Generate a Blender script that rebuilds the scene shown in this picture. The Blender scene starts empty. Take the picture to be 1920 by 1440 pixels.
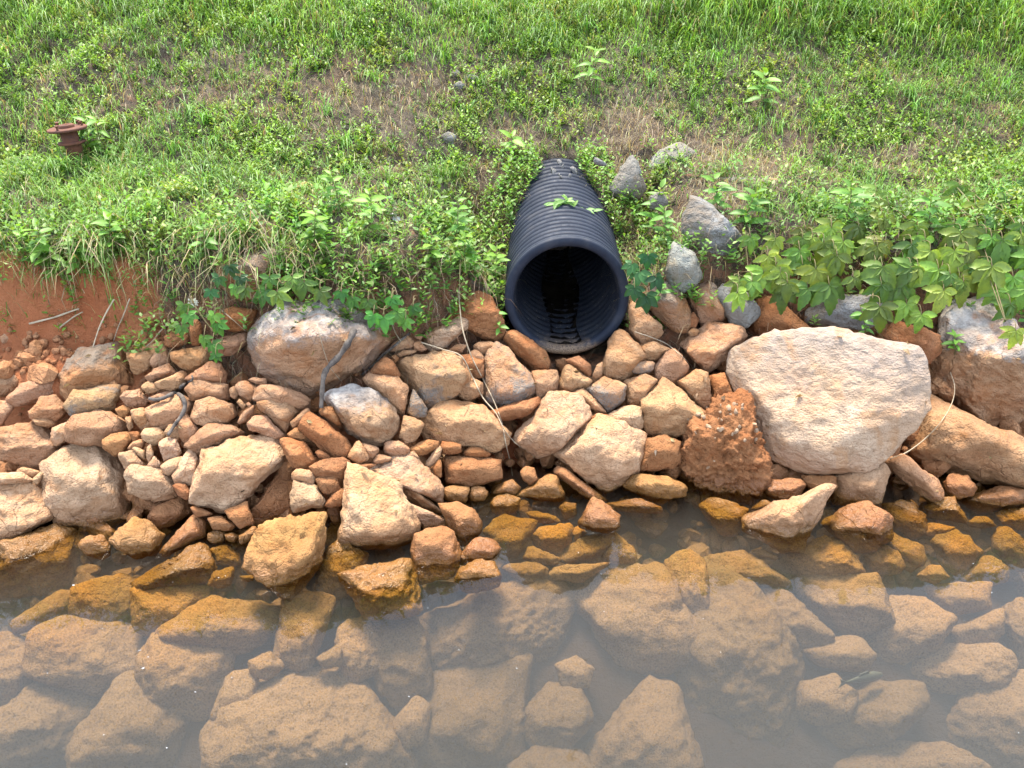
import bpy, math, random
import numpy as np
from mathutils import Vector, Matrix
from mathutils.bvhtree import BVHTree

random.seed(7)
rng = np.random.default_rng(7)
scn = bpy.context.scene
COL = scn.collection

# ------------------------------------------------------------------ camera
F_PX, PITCH, CAM_H = 1442.0, math.radians(24.7), 1.6
cam_d = bpy.data.cameras.new("camera")
cam_d.sensor_width = 36.0
cam_d.lens = F_PX / 1920.0 * 36.0
cam_d.clip_start, cam_d.clip_end = 0.05, 500.0
cam = bpy.data.objects.new("camera", cam_d)
COL.objects.link(cam)
cam.location = (0, 0, CAM_H)
cam.rotation_euler = (math.pi / 2 - PITCH, 0, 0)
scn.camera = cam

# ------------------------------------------------------------------ sky and sun (bright thin overcast)
SUN_EL, SUN_AZ = math.radians(72), math.radians(335)     # high sun, a little beyond the bank, veiled by thin cloud
wld = bpy.data.worlds.new("World")
scn.world = wld
wld.use_nodes = True
wn = wld.node_tree
wn.nodes.clear()
w_out = wn.nodes.new("ShaderNodeOutputWorld")
w_bg = wn.nodes.new("ShaderNodeBackground")
w_sky = wn.nodes.new("ShaderNodeTexSky")
w_sky.sky_type = 'NISHITA'
w_sky.sun_disc = False
w_sky.sun_elevation = SUN_EL
w_sky.sun_rotation = SUN_AZ
w_sky.air_density, w_sky.dust_density, w_sky.ozone_density = 1.0, 2.0, 1.5
w_mix = wn.nodes.new("ShaderNodeMix")
w_mix.data_type = 'RGBA'
w_tc = wn.nodes.new("ShaderNodeTexCoord")
w_no = wn.nodes.new("ShaderNodeTexNoise")
w_no.inputs['Scale'].default_value = 2.2
w_no.inputs['Detail'].default_value = 5.0
w_rm = wn.nodes.new("ShaderNodeMapRange")
w_rm.inputs['From Min'].default_value, w_rm.inputs['From Max'].default_value = 0.3, 0.7
w_rm.inputs['To Min'].default_value, w_rm.inputs['To Max'].default_value = 0.6, 0.95
wn.links.new(w_tc.outputs['Generated'], w_no.inputs['Vector'])
wn.links.new(w_no.outputs['Fac'], w_rm.inputs['Value'])
wn.links.new(w_rm.outputs['Result'], w_mix.inputs['Factor'])
wn.links.new(w_sky.outputs['Color'], w_mix.inputs[6])
w_mix.inputs[7].default_value = (8.6, 10.6, 14.2, 1)       # thin cloud deck, in the sky texture's own units
wn.links.new(w_mix.outputs[2], w_bg.inputs['Color'])
w_bg.inputs['Strength'].default_value = 0.108
wn.links.new(w_bg.outputs[0], w_out.inputs['Surface'])

sun_d = bpy.data.lights.new("sun", 'SUN')
sun_d.energy = 5.0
sun_d.angle = math.radians(14)
sun_d.color = (1.0, 0.93, 0.82)
sun = bpy.data.objects.new("sun", sun_d)
COL.objects.link(sun)
sv = Vector((math.sin(SUN_AZ) * math.cos(SUN_EL), math.cos(SUN_AZ) * math.cos(SUN_EL), math.sin(SUN_EL)))
sun.rotation_euler = sv.to_track_quat('Z', 'Y').to_euler()
sun.location = sv * 20

scn.view_settings.view_transform = 'Standard'
scn.view_settings.look = 'None'
scn.view_settings.exposure = 1.42
scn.view_settings.gamma = 1.0
scn.view_settings.use_curve_mapping = False
scn.render.engine = 'CYCLES'
cy = scn.cycles
cy.use_denoising = True
cy.max_bounces = 6
cy.diffuse_bounces = 2
cy.glossy_bounces = 3
cy.transmission_bounces = 4
cy.transparent_max_bounces = 12
cy.volume_bounces = 2
cy.use_adaptive_sampling = True
cy.adaptive_threshold = 0.03

# ------------------------------------------------------------------ helpers
def lerp(a, b, t): return a + (b - a) * t
def sstep(a, b, x):
    t = np.clip((np.asarray(x, float) - a) / (b - a), 0, 1)
    return t * t * (3 - 2 * t)

SP, CP = math.sin(PITCH), math.cos(PITCH)
def ray(px, py):
    a, b = (px - 960.0) / F_PX, -(py - 720.0) / F_PX
    d = np.array([a, CP + b * SP, -SP + b * CP])
    return d / np.linalg.norm(d)
CAM = np.array([0, 0, CAM_H])
def project(P):
    """pixel position (1920 x 1440) of world points, used only to look densities up"""
    P = np.asarray(P, float)
    r = P - CAM
    zc = r[..., 1] * CP - r[..., 2] * SP
    v = r[..., 1] * SP + r[..., 2] * CP
    return 960 + F_PX * r[..., 0] / zc, 720 - F_PX * v / zc

_perm = rng.permutation(256).astype(np.int64)
_perm = np.concatenate([_perm, _perm])
_val = rng.uniform(-1, 1, 256)
def vnoise(P):
    P = np.asarray(P, float)
    i = np.floor(P).astype(np.int64)
    f = P - i
    f = f * f * f * (f * (f * 6 - 15) + 10)
    i &= 255
    r = 0
    for dx in (0, 1):
        for dy in (0, 1):
            for dz in (0, 1):
                h = _perm[_perm[_perm[(i[..., 0] + dx) & 255] + ((i[..., 1] + dy) & 255)] + ((i[..., 2] + dz) & 255)]
                w = (f[..., 0] if dx else 1 - f[..., 0]) * (f[..., 1] if dy else 1 - f[..., 1]) * (f[..., 2] if dz else 1 - f[..., 2])
                r = r + w * _val[h]
    return r
def fbm(P, octaves=3, gain=.5):
    a, s, t = 1.0, 0, np.asarray(P, float)
    for _ in range(octaves):
        s = s + a * vnoise(t)
        t = t * 2.03 + 17.3
        a *= gain
    return s
def noise2(x, y, s=1.0, seed=0.0, o=3):
    x = np.asarray(x, float)
    return fbm(np.stack([x * s + seed, np.asarray(y, float) * s + seed * 1.7, np.full_like(x, seed)], -1), o)

def new_mesh(name, V, F, mat=None, smooth=True):
    """F: (n,3) or (n,4) array or list of arrays"""
    V = np.asarray(V, np.float32)
    Fs = F if isinstance(F, list) else [F]
    Fs = [np.asarray(f, np.int32) for f in Fs if len(f)]
    me = bpy.data.meshes.new(name)
    me.vertices.add(len(V))
    me.vertices.foreach_set("co", V.ravel())
    loops = np.concatenate([f.ravel() for f in Fs])
    tot = np.concatenate([np.full(len(f), f.shape[1], np.int32) for f in Fs])
    start = np.concatenate([[0], np.cumsum(tot)[:-1]]).astype(np.int32)
    me.loops.add(len(loops))
    me.loops.foreach_set("vertex_index", loops)
    me.polygons.add(len(tot))
    me.polygons.foreach_set("loop_start", start)
    me.polygons.foreach_set("loop_total", tot)
    me.polygons.foreach_set("use_smooth", np.full(len(tot), smooth, bool))
    if mat: me.materials.append(mat)
    me.update(calc_edges=True)
    me.validate()
    return me
def vcol(me, name, C):
    a = me.color_attributes.new(name, 'FLOAT_COLOR', 'POINT')
    a.data.foreach_set("color", np.asarray(C, np.float32).ravel())
def obj(name, me, parent=None, loc=None):
    o = bpy.data.objects.new(name, me)
    COL.objects.link(o)
    if loc is not None: o.location = loc
    if parent is not None: o.parent = parent
    return o
def tag(o, label=None, cat=None, group=None, kind=None):
    if label: o["label"] = label
    if cat: o["category"] = cat
    if group: o["group"] = group
    if kind: o["kind"] = kind
    return o
def empty(name, loc, label, cat, group=None):
    o = obj(name, None, None, loc)
    o.empty_display_size = .05
    return tag(o, label, cat, group)

def tube(pts, rad, seg=7, cap=True):
    pts = np.asarray(pts, float)
    n = len(pts)
    rad = np.broadcast_to(np.asarray(rad, float), (n,))
    T = np.gradient(pts, axis=0)
    T /= np.linalg.norm(T, axis=1)[:, None] + 1e-9
    ref = np.array([0.3, 0.2, 1.0]) if abs(T[:, 2]).mean() < .8 else np.array([1.0, 0.1, 0])
    A = np.cross(T, ref); A /= np.linalg.norm(A, axis=1)[:, None]
    B = np.cross(T, A)
    th = np.linspace(0, 2 * np.pi, seg, endpoint=False)
    V = (pts[:, None] + rad[:, None, None] * (np.cos(th)[None, :, None] * A[:, None] + np.sin(th)[None, :, None] * B[:, None])).reshape(-1, 3)
    Q = []
    for i in range(n - 1):
        for j in range(seg):
            Q.append((i * seg + j, i * seg + (j + 1) % seg, (i + 1) * seg + (j + 1) % seg, (i + 1) * seg + j))
    Tt = []
    if cap:
        V = np.vstack([V, pts[:1], pts[-1:]])
        a, b = n * seg, n * seg + 1
        for j in range(seg):
            Tt.append((a, (j + 1) % seg, j))
            Tt.append((b, (n - 1) * seg + j, (n - 1) * seg + (j + 1) % seg))
    return V, [np.array(Q), np.array(Tt)] if Tt else [np.array(Q)]
def smooth_path(pts, k=6):
    pts = np.asarray(pts, float)
    P = np.vstack([2 * pts[0] - pts[1], pts, 2 * pts[-1] - pts[-2]])
    out = []
    for i in range(1, len(P) - 2):
        for t in np.linspace(0, 1, k, endpoint=False):
            a, b, c, d = P[i - 1], P[i], P[i + 1], P[i + 2]
            out.append(.5 * (2 * b + (c - a) * t + (2 * a - 5 * b + 4 * c - d) * t * t + (3 * b - a - 3 * c + d) * t ** 3))
    out.append(pts[-1])
    return np.array(out)
def lathe(profile, seg=32):
    """profile (r,z) list -> closed of revolution about z"""
    V, Q = [], []
    n = len(profile)
    for r, z in profile:
        for j in range(seg):
            a = 2 * math.pi * j / seg
            V.append((r * math.cos(a), r * math.sin(a), z))
    for i in range(n - 1):
        for j in range(seg):
            Q.append((i * seg + j, i * seg + (j + 1) % seg, (i + 1) * seg + (j + 1) % seg, (i + 1) * seg + j))
    return np.array(V), np.array(Q)

# ------------------------------------------------------------------ materials
class NT:
    def __init__(s, name):
        s.m = bpy.data.materials.new(name); s.m.use_nodes = True
        s.t = s.m.node_tree; s.t.nodes.clear()
        s.out = s.n("OutputMaterial")
    def n(s, kind, **kw):
        nd = s.t.nodes.new("ShaderNode" + kind)
        for k, v in kw.items(): setattr(nd, k, v)
        return nd
    def set(s, sock, v):
        if hasattr(v, 'is_output') or isinstance(v, bpy.types.NodeSocket): s.t.links.new(v, sock)
        elif isinstance(v, (tuple, list)) and len(v) == 3 and sock.type == 'RGBA': sock.default_value = (*v, 1)
        else: sock.default_value = v
    def noise(s, vec, scale, detail=3, rough=.55, dist=0.0):
        nd = s.n("TexNoise"); s.set(nd.inputs['Vector'], vec)
        nd.inputs['Scale'].default_value = scale; nd.inputs['Detail'].default_value = detail
        nd.inputs['Roughness'].default_value = rough; nd.inputs['Distortion'].default_value = dist
        return nd.outputs['Fac']
    def rng(s, v, a, b, c=0.0, d=1.0, smooth=False):
        nd = s.n("MapRange"); nd.clamp = True
        if smooth: nd.interpolation_type = 'SMOOTHSTEP'
        s.set(nd.inputs['Value'], v)
        for k, x in zip(('From Min', 'From Max', 'To Min', 'To Max'), (a, b, c, d)): s.set(nd.inputs[k], x)
        return nd.outputs['Result']
    def math(s, op, a, b=0.0):
        nd = s.n("Math", operation=op); s.set(nd.inputs[0], a); s.set(nd.inputs[1], b)
        return nd.outputs[0]
    def mix(s, f, a, b, mode='MIX'):
        nd = s.n("Mix", data_type='RGBA', blend_type=mode)
        s.set(nd.inputs[0], f); s.set(nd.inputs[6], a); s.set(nd.inputs[7], b)
        return nd.outputs[2]
    def vadd(s, a, b):
        nd = s.n("VectorMath", operation='ADD'); s.set(nd.inputs[0], a); s.set(nd.inputs[1], b)
        return nd.outputs[0]
    def bump(s, h, strength, dist, normal=None):
        nd = s.n("Bump"); s.set(nd.inputs['Height'], h)
        s.set(nd.inputs['Strength'], strength); nd.inputs['Distance'].default_value = dist
        if normal is not None: s.set(nd.inputs['Normal'], normal)
        return nd.outputs[0]
    def principled(s, col, rough, normal=None, spec=.3, **kw):
        nd = s.n("BsdfPrincipled")
        s.set(nd.inputs['Base Color'], col); s.set(nd.inputs['Roughness'], rough)
        nd.inputs['Specular IOR Level'].default_value = spec
        if normal is not None: s.set(nd.inputs['Normal'], normal)
        for k, v in kw.items(): s.set(nd.inputs[k], v)
        s.t.links.new(nd.outputs[0], s.out.inputs['Surface'])
        return nd

def mat_rock(name, weather=None):
    s = NT(name)
    tc, info, geo = s.n("TexCoord"), s.n("ObjectInfo"), s.n("NewGeometry")
    off = s.n("VectorMath", operation='SCALE'); off.inputs[0].default_value = (37, 53, 71)
    s.set(off.inputs['Scale'], info.outputs['Random'])
    P = s.vadd(tc.outputs['Object'], off.outputs[0])
    sep = s.n("SeparateXYZ"); s.set(sep.inputs[0], geo.outputs['Position'])
    Z = sep.outputs['Z']
    tint = info.outputs['Color']
    n1 = s.noise(P, 7, 4, .6)
    n2 = s.noise(P, 34, 3, .65)
    n3 = s.noise(P, 170, 2, .7)
    n4 = s.noise(P, 3.5, 2, .5, .6)
    # broad and fine mottling
    c = s.mix(s.rng(n1, .3, .7), s.mix(1.0, tint, (.74, .66, .56), 'MULTIPLY'), s.mix(1.0, tint, (1.16, 1.15, 1.12), 'MULTIPLY'))
    # rusty clay film
    c = s.mix(s.rng(n4, .45, .72, 0, .55), c, s.mix(1.0, tint, (.98, .68, .44), 'MULTIPLY'))
    c = s.mix(s.rng(n2, .50, .72, 0, .55), c, s.mix(1.0, tint, (.62, .50, .40), 'MULTIPLY'))
    c = s.mix(s.rng(n3, .32, .47, .6, 0), c, s.mix(1.0, tint, (.36, .29, .24), 'MULTIPLY'))
    # thin cracks
    vo = s.n("TexVoronoi", feature='DISTANCE_TO_EDGE')
    nz = s.n("TexNoise"); s.set(nz.inputs['Vector'], P); nz.inputs['Scale'].default_value = 9
    vs = s.n("VectorMath", operation='SCALE'); s.set(vs.inputs[0], nz.outputs['Color']); vs.inputs['Scale'].default_value = .12
    s.set(vo.inputs['Vector'], s.vadd(P, vs.outputs[0])); vo.inputs['Scale'].default_value = 9
    crack = s.rng(vo.outputs['Distance'], 0, .025, 1, 0)
    crack = s.math('MULTIPLY', crack, s.rng(n1, .42, .6))
    c = s.mix(s.math('MULTIPLY', crack, 0.0 if weather == 'flat' else .22), c, s.mix(1.0, tint, (.3, .22, .16), 'MULTIPLY'))
    # grey lichen blotches, amount in the colour's alpha
    lich = s.rng(s.math('ADD', n4, s.math('MULTIPLY', n2, .35)), .62, .72)
    lich = s.math('MULTIPLY', lich, s.rng(n3, .38, .55, .35, 1))
    c = s.mix(s.math('MULTIPLY', lich, info.outputs['Alpha']), c, (.20, .19, .17))
    if weather:
        sg = s.n("SeparateXYZ"); s.set(sg.inputs[0], tc.outputs['Generated'])
        g = s.math('ADD', sg.outputs['Z'], s.math('MULTIPLY', s.math('SUBTRACT', n4, .5), .55))
        g = s.math('ADD', g, s.math('MULTIPLY', s.math('SUBTRACT', n2, .5), .30))
        if weather == 'dark':
            c = s.mix(s.rng(g, .60, .80, 0, .82), c, s.mix(s.rng(n2, .35, .65), (.13, .105, .08), (.27, .23, .18)))
        elif weather == 'white':
            c = s.mix(s.rng(g, .60, .70, 0, .75), c, s.mix(s.rng(n2, .35, .65), (.16, .155, .15), (.44, .39, .34)))
            c = s.mix(s.rng(s.math('ADD', g, s.math('MULTIPLY', s.math('SUBTRACT', n1, .5), .5)), .70, .98, 0, .9), c, s.mix(s.rng(n1, .40, .58), (.36, .34, .31), (.64, .59, .53)))
        elif weather == 'flat':
            c = s.mix(s.rng(g, .52, .92, 0, .72), c, s.mix(s.rng(n2, .35, .65), (.22, .19, .165), (.40, .34, .29)))
            c = s.mix(s.rng(g, .22, .02, 0, .7), c, (.42, .24, .14))
    mud = s.math('MULTIPLY', s.rng(s.noise(P, 5.5, 3, .6, .8), .52, .60), s.rng(n2, .35, .6, .25, .75))
    c = s.mix(mud, c, s.mix(1.0, tint, (.80, .60, .42), 'MULTIPLY'))
    # high-water stain, then algae on what stands in the water
    zj = s.math('ADD', Z, s.math('MULTIPLY', s.math('SUBTRACT', n1, .5), .16))
    stain = s.rng(zj, .105, .08, 0, .6)
    c = s.mix(stain, c, s.mix(1.0, s.mix(.55, tint, (.44, .24, .115)), s.mix(s.rng(n2, .3, .7), (.72, .62, .52), (1, .95, .88)), 'MULTIPLY'))
    za = s.math('ADD', Z, s.math('MULTIPLY', s.math('SUBTRACT', n2, .5), .05))
    alg = s.rng(za, .028, -.012, 0, .86)
    acol = s.mix(s.rng(n1, .38, .66), (.42, .20, .034), (.27, .16, .03))
    acol = s.mix(s.rng(n3, .32, .6, .75, 0), acol, (.08, .045, .012))
    deep = s.rng(Z, -.04, -.22)
    acol = s.mix(deep, acol, s.mix(s.rng(n3, .36, .50), (.12, .08, .045), (.37, .255, .145)))
    acol = s.mix(1.0, acol, s.mix(info.outputs['Random'], (.72, .70, .66), (1.15, 1.08, 1.02)), 'MULTIPLY')
    c = s.mix(alg, c, acol)
    wet = s.rng(za, .075, .035)
    c = s.mix(s.math('MULTIPLY', wet, s.rng(Z, -.05, 0, 0, .65)), c, s.mix(1.0, c, (.55, .5, .45), 'MULTIPLY'))
    rough = s.math('ADD', s.rng(za, .035, .075, .28, .88), s.rng(Z, -.012, 0, .6, 0))
    st = s.n("VectorMath", operation='MULTIPLY'); s.set(st.inputs[0], P); st.inputs[1].default_value = (22, 34, 58)
    n5 = s.noise(st.outputs[0], 1.0, 2, .65, .4)
    c = s.mix(s.rng(n5, .40, .30, 0, .35), c, s.mix(1.0, c, (.55, .47, .40), 'MULTIPLY'))
    h = s.math('ADD', s.math('MULTIPLY', n2, .7), s.math('MULTIPLY', n3, .22))
    h = s.math('ADD', h, s.math('MULTIPLY', n5, .5 if weather == 'flat' else .2))
    h = s.math('SUBTRACT', h, s.math('MULTIPLY', crack, 0.0 if weather == 'flat' else .15))
    c = s.mix(1.0, c, (.715, .675, .63), 'MULTIPLY')
    s.principled(c, rough, s.bump(h, s.rng(Z, -.18, .0, .5, .7 if weather == 'flat' else 1.0), .022), .25, **{'Specular IOR Level': s.rng(Z, -.012, .0, .0, .25)})
    return s.m

def mat_ground():
    s = NT("bank_soil")
    geo = s.n("NewGeometry"); P = geo.outputs['Position']
    at = s.n("Attribute"); at.attribute_name = "clay"
    n1, n2, n3 = s.noise(P, 3, 4), s.noise(P, 22, 5, .65), s.noise(P, 120, 4, .7)
    clay = s.mix(s.rng(n1, .3, .7), (.42, .13, .048), (.54, .205, .085))
    clay = s.mix(s.rng(n2, .5, .75, 0, .6), clay, (.24, .075, .03))
    thatch = s.mix(s.rng(n2, .35, .65), (.075, .052, .034), (.20, .155, .105))
    thatch = s.mix(s.rng(n1, .5, .72, 0, .4), thatch, (.15, .085, .05))
    thatch = s.mix(s.rng(n3, .55, .7, 0, .6), thatch, (.30, .24, .16))
    f = s.rng(s.math('ADD', at.outputs['Fac'], s.math('MULTIPLY', s.math('SUBTRACT', n2, .5), .5)), .4, .6)
    c = s.mix(f, thatch, clay)
    sep = s.n("SeparateXYZ"); s.set(sep.inputs[0], P)
    c = s.mix(s.rng(sep.outputs['Z'], .02, -.06, 0, .9), c, (.075, .06, .045))
    h = s.math('ADD', s.math('MULTIPLY', n2, .7), s.math('MULTIPLY', n3, .3))
    c = s.mix(1.0, c, (.66, .66, .66), 'MULTIPLY')
    s.principled(c, .95, s.bump(h, 1.0, .03), .15)
    return s.m

def mat_leaf(name, use_attr=False, transl=.38, spots=False):
    s = NT(name)
    if use_attr:
        a = s.n("Attribute"); a.attribute_name = "tint"; col = a.outputs['Color']
    else:
        col = s.n("ObjectInfo").outputs['Color']
    tc = s.n("TexCoord"); geo = s.n("NewGeometry")
    n = s.noise(geo.outputs['Position'], 60, 2)
    col = s.mix(s.rng(n, .3, .7), s.mix(1.0, col, (.78, .82, .75), 'MULTIPLY'), s.mix(1.0, col, (1.15, 1.12, 1.05), 'MULTIPLY'))
    if spots:
        n2 = s.noise(geo.outputs['Position'], 190, 2)
        n3 = s.noise(geo.outputs['Position'], 25, 2)
        m = s.math('MULTIPLY', s.rng(n2, .6, .68), s.rng(n3, .42, .6))
        col = s.mix(s.math('MULTIPLY', m, .8), col, (.13, .075, .025))
    col = s.mix(1.0, col, (.80, .80, .74), 'MULTIPLY')
    p = s.n("BsdfPrincipled"); s.set(p.inputs['Base Color'], col)
    p.inputs['Roughness'].default_value = .5; p.inputs['Specular IOR Level'].default_value = .35
    t = s.n("BsdfTranslucent"); s.set(t.inputs['Color'], s.mix(1.0, col, (1.25, 1.2, .7), 'MULTIPLY'))
    mx = s.n("MixShader"); mx.inputs[0].default_value = transl
    s.t.links.new(p.outputs[0], mx.inputs[1]); s.t.links.new(t.outputs[0], mx.inputs[2])
    s.t.links.new(mx.outputs[0], s.out.inputs['Surface'])
    return s.m

def mat_simple(name, a, b, scale, rough=.8, bump=.4, dist=.004, spec=.3):
    s = NT(name); tc = s.n("TexCoord"); P = tc.outputs['Object']
    n1, n2 = s.noise(P, scale, 4, .6), s.noise(P, scale * 5, 3, .65)
    c = s.mix(s.rng(n1, .32, .68), a, b)
    c = s.mix(s.rng(n2, .55, .75, 0, .5), c, tuple(.55 * v for v in a))
    c = s.mix(1.0, c, (.68, .68, .68), 'MULTIPLY')
    s.principled(c, rough, s.bump(s.math('ADD', n1, n2), bump, dist), spec)
    return s.m

def mat_water():
    s = NT("pond_water")
    geo = s.n("NewGeometry")
    n = s.noise(geo.outputs['Position'], 9, 2, .5)
    nb = s.bump(n, .16, .006)
    fr = s.n("Fresnel"); fr.inputs['IOR'].default_value = 1.333; s.set(fr.inputs['Normal'], nb)
    tr = s.n("BsdfTransparent"); tr.inputs['Color'].default_value = (.97, .95, .88, 1)
    gl = s.n("BsdfGlossy"); gl.inputs['Roughness'].default_value = .0; s.set(gl.inputs['Normal'], nb)
    mx = s.n("MixShader"); s.set(mx.inputs[0], fr.outputs[0])
    s.t.links.new(tr.outputs[0], mx.inputs[1]); s.t.links.new(gl.outputs[0], mx.inputs[2])
    s.t.links.new(mx.outputs[0], s.out.inputs['Surface'])
    v = s.n("VolumePrincipled")
    v.inputs['Color'].default_value = (.31, .32, .32, 1)
    v.inputs['Density'].default_value = 1.2
    v.inputs['Anisotropy'].default_value = .2
    s.t.links.new(v.outputs[0], s.out.inputs['Volume'])
    return s.m

M_ROCK = mat_rock("riprap_rock")
M_DARK = mat_rock("riprap_rock_dark_top", 'dark')
M_WHITE = mat_rock("riprap_rock_white_scar", 'white')
M_FLAT = mat_rock("riprap_rock_grey_edge", 'flat')
M_GROUND = mat_ground()
M_WATER = mat_water()
M_GRASS = mat_leaf("grass_blades", True, .35)
M_LEAF = mat_leaf("green_leaf", False, .35)
M_CREEP = mat_leaf("spotted_creeper_leaf", False, .3, True)
M_STRAW = mat_simple("dry_straw", (.42, .31, .19), (.60, .47, .31), 30, .8)
M_BARK = mat_simple("weathered_bark", (.085, .065, .05), (.21, .17, .135), 40, .9, .8, .004)
M_STEM = mat_simple("plant_stem", (.16, .17, .05), (.24, .15, .07), 40, .7)
M_RUST = mat_simple("rusty_iron", (.20, .072, .032), (.115, .05, .035), 30, .85, .6, .003)
M_CHALK = mat_simple("white_flake", (.82, .81, .78), (.70, .69, .66), 60, .8)
M_CHIP = mat_simple('tan_stone_chip', (.36, .22, .12), (.50, .34, .21), 1.5, .9)
M_GPEB = mat_simple('grey_pebble', (.16, .14, .12), (.27, .25, .22), 1.5, .9)
M_FISH = mat_simple("fish_skin", (.10, .105, .07), (.17, .165, .11), 40, .6)

# ------------------------------------------------------------------ shape of the bank
PG = np.array([(-8, -1.5), (-2.3, -1.2), (-1.26, -.86), (-.7, -.42), (-.3, -.14), (0, 0), (.18, .2), (.35, .36), (.5, .52), (.6, .72), (.75, .86), (1.48, 1.02), (2.54, 1.72), (3.3, 1.93), (8, 2.2), (30, 2.6), (120, 3.0)])
PL = np.array([(-8, -1.5), (-2.3, -1.2), (-1.26, -.86), (-.7, -.42), (-.3, -.14), (0, 0), (.18, .2), (.35, .37), (.42, .43), (.60, .50), (.68, .80), (.8, .90), (1.5, 1.05), (2.6, 1.72), (3.4, 1.95), (8, 2.2), (30, 2.6), (120, 3.0)])
def waterline(x):
    return 2.14 + .30 * sstep(-.75, .0, x) - .03 * sstep(.9, 1.6, x)
PIPE_X, PIPE_Y, PIPE_Z, PIPE_R = .222, 2.97, .615, .25
def pipe_axis_z(y):
    t = np.maximum((np.asarray(y, float) - PIPE_Y) / .97, 0)
    return PIPE_Z + .155 * t ** 1.35
def pipe_axis_x(y): return PIPE_X + .012 * (np.asarray(y, float) - PIPE_Y)
def surf(x, y):
    """mean surface of the stone bank, pond bed and grass slope"""
    e = y - waterline(x)
    g = np.interp(e, PG[:, 0], PG[:, 1])
    l = np.interp(e, PL[:, 0], PL[:, 1])
    return lerp(l, g, sstep(-1.5, -1.15, x))
def ground(x, y):
    x, y = np.asarray(x, float), np.asarray(y, float)
    e = y - waterline(x)
    h = surf(x, y)
    left = 1 - sstep(-1.55, -1.2, x)
    sink = .27 * (1 - sstep(.5, .70, e)) - .13 * (1 - sstep(-.45, .0, e))
    sink = sink * (1 - left * sstep(.38, .44, e))
    h = h - sink
    h = h + .045 * noise2(x, y, 1.1, 3.0) * sstep(.5, 1.0, e) + .018 * noise2(x, y, 6.0, 9.0)
    h = h + left * sstep(.36, .44, e) * .03 * noise2(x, y, 11.0, 21.0)
    # trench the pipe lies in
    t = (y - PIPE_Y) / .97
    dx = np.abs(x - pipe_axis_x(y))
    side = np.minimum(-.30 + np.maximum(dx - .235, 0) * 7, -.05 + .9 * np.maximum(dx - .28, 0))
    cap = pipe_axis_z(y) + np.where(dx < .235, -.30, side + .12 * sstep(.4, 1.0, t))
    near = (t > -.6) & (t < 1.0) & (dx < .8)
    h = np.where(near, np.minimum(h, cap), h)
    return h

def hit_surface(px, py, fn=surf, lo=1.0, hi=8.0):
    d = ray(px, py)
    t = np.arange(lo, hi, .004)
    P = CAM + d * t[:, None]
    below = P[:, 2] < fn(P[:, 0], P[:, 1])
    i = int(np.argmax(below)) if below.any() else len(t) - 1
    return P[i]

xs = np.concatenate([np.linspace(-60, -4.2, 14, endpoint=False), np.linspace(-4.2, 4.2, 330), np.linspace(4.4, 60, 14)])
ys = np.concatenate([np.linspace(-25, .4, 12, endpoint=False), np.linspace(.4, 2.2, 50, endpoint=False), np.linspace(2.2, 4.2, 130, endpoint=False), np.linspace(4.2, 6.6, 90), np.linspace(7, 120, 24)])
gx, gy = np.meshgrid(xs, ys)
gz = ground(gx, gy)
V = np.stack([gx, gy, gz], -1).reshape(-1, 3)
nx, ny = len(xs), len(ys)
idx = np.arange(nx * ny).reshape(ny, nx)
Q = np.stack([idx[:-1, :-1], idx[:-1, 1:], idx[1:, 1:], idx[1:, :-1]], -1).reshape(-1, 4)
me = new_mesh("bank_ground", V, Q, M_GROUND)
e_ = V[:, 1] - waterline(V[:, 0])
clay = np.maximum((1 - sstep(.42, .56, e_)) * .95, (1 - sstep(.62, .80, e_)) * np.maximum(1 - sstep(-1.5, -1.15, V[:, 0]), .47))
clay = np.maximum(clay, .38 * sstep(.1, .5, noise2(V[:, 0], V[:, 1], 1.6, 31)))
at = me.attributes.new("clay", 'FLOAT', 'POINT'); at.data.foreach_set("value", clay.astype(np.float32))
tag(obj("ground", me), kind="structure")

SHOULDER = []
for sg in (-1, 1):
    tt = np.linspace(.06, 1.04, 40); ss = np.linspace(0, 1, 10)
    SV = []
    for t in tt:
        y = PIPE_Y + .97 * t
        phi = math.radians(-38 + 108 * float(sstep(.05, 1.0, t)))
        ax, az = float(pipe_axis_x(y)), float(pipe_axis_z(y))
        a = np.array([ax + sg * (PIPE_R - .012) * math.cos(phi), az + (PIPE_R - .012) * math.sin(phi)])
        xo = ax + sg * (.44 + .05 * math.sin(t * 9)); b = np.array([xo, float(ground(xo, y)) - .03])
        for q in ss:
            p = a + (b - a) * q
            nz = .025 * math.sin(math.pi * q) + .02 * float(vnoise(np.array([p[0] * 14, y * 14, 3.0 + sg])))
            SV.append((p[0], y, p[1] + nz * (q > 0)))
    ii = np.arange(400).reshape(40, 10)
    SQ = np.stack([ii[:-1, :-1], ii[:-1, 1:], ii[1:, 1:], ii[1:, :-1]], -1).reshape(-1, 4)
    if sg < 0: SQ = SQ[:, ::-1]
    SHOULDER.append(np.array(SV).reshape(40, 10, 3)[8:, 1:].reshape(-1, 3))
    me = new_mesh("soil_shoulder", SV, SQ, M_GROUND)
    at = me.attributes.new("clay", 'FLOAT', 'POINT'); at.data.foreach_set("value", np.full(len(SV), .35, np.float32))
    tag(obj("soil_shoulder", me), kind="structure")

# water body: a closed block whose top is the pond surface
wx, wy0, wy1, wz = 58.0, -24.0, 3.1, -2.0
wv = [(-wx, wy0, wz), (wx, wy0, wz), (wx, wy1, wz), (-wx, wy1, wz), (-wx, wy0, 0), (wx, wy0, 0), (wx, wy1, 0), (-wx, wy1, 0)]
wf = [(0, 3, 2, 1), (4, 5, 6, 7), (0, 1, 5, 4), (1, 2, 6, 5), (2, 3, 7, 6), (3, 0, 4, 7)]
tag(obj("water", new_mesh("water", wv, np.array(wf), M_WATER, False)), kind="structure")

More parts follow.
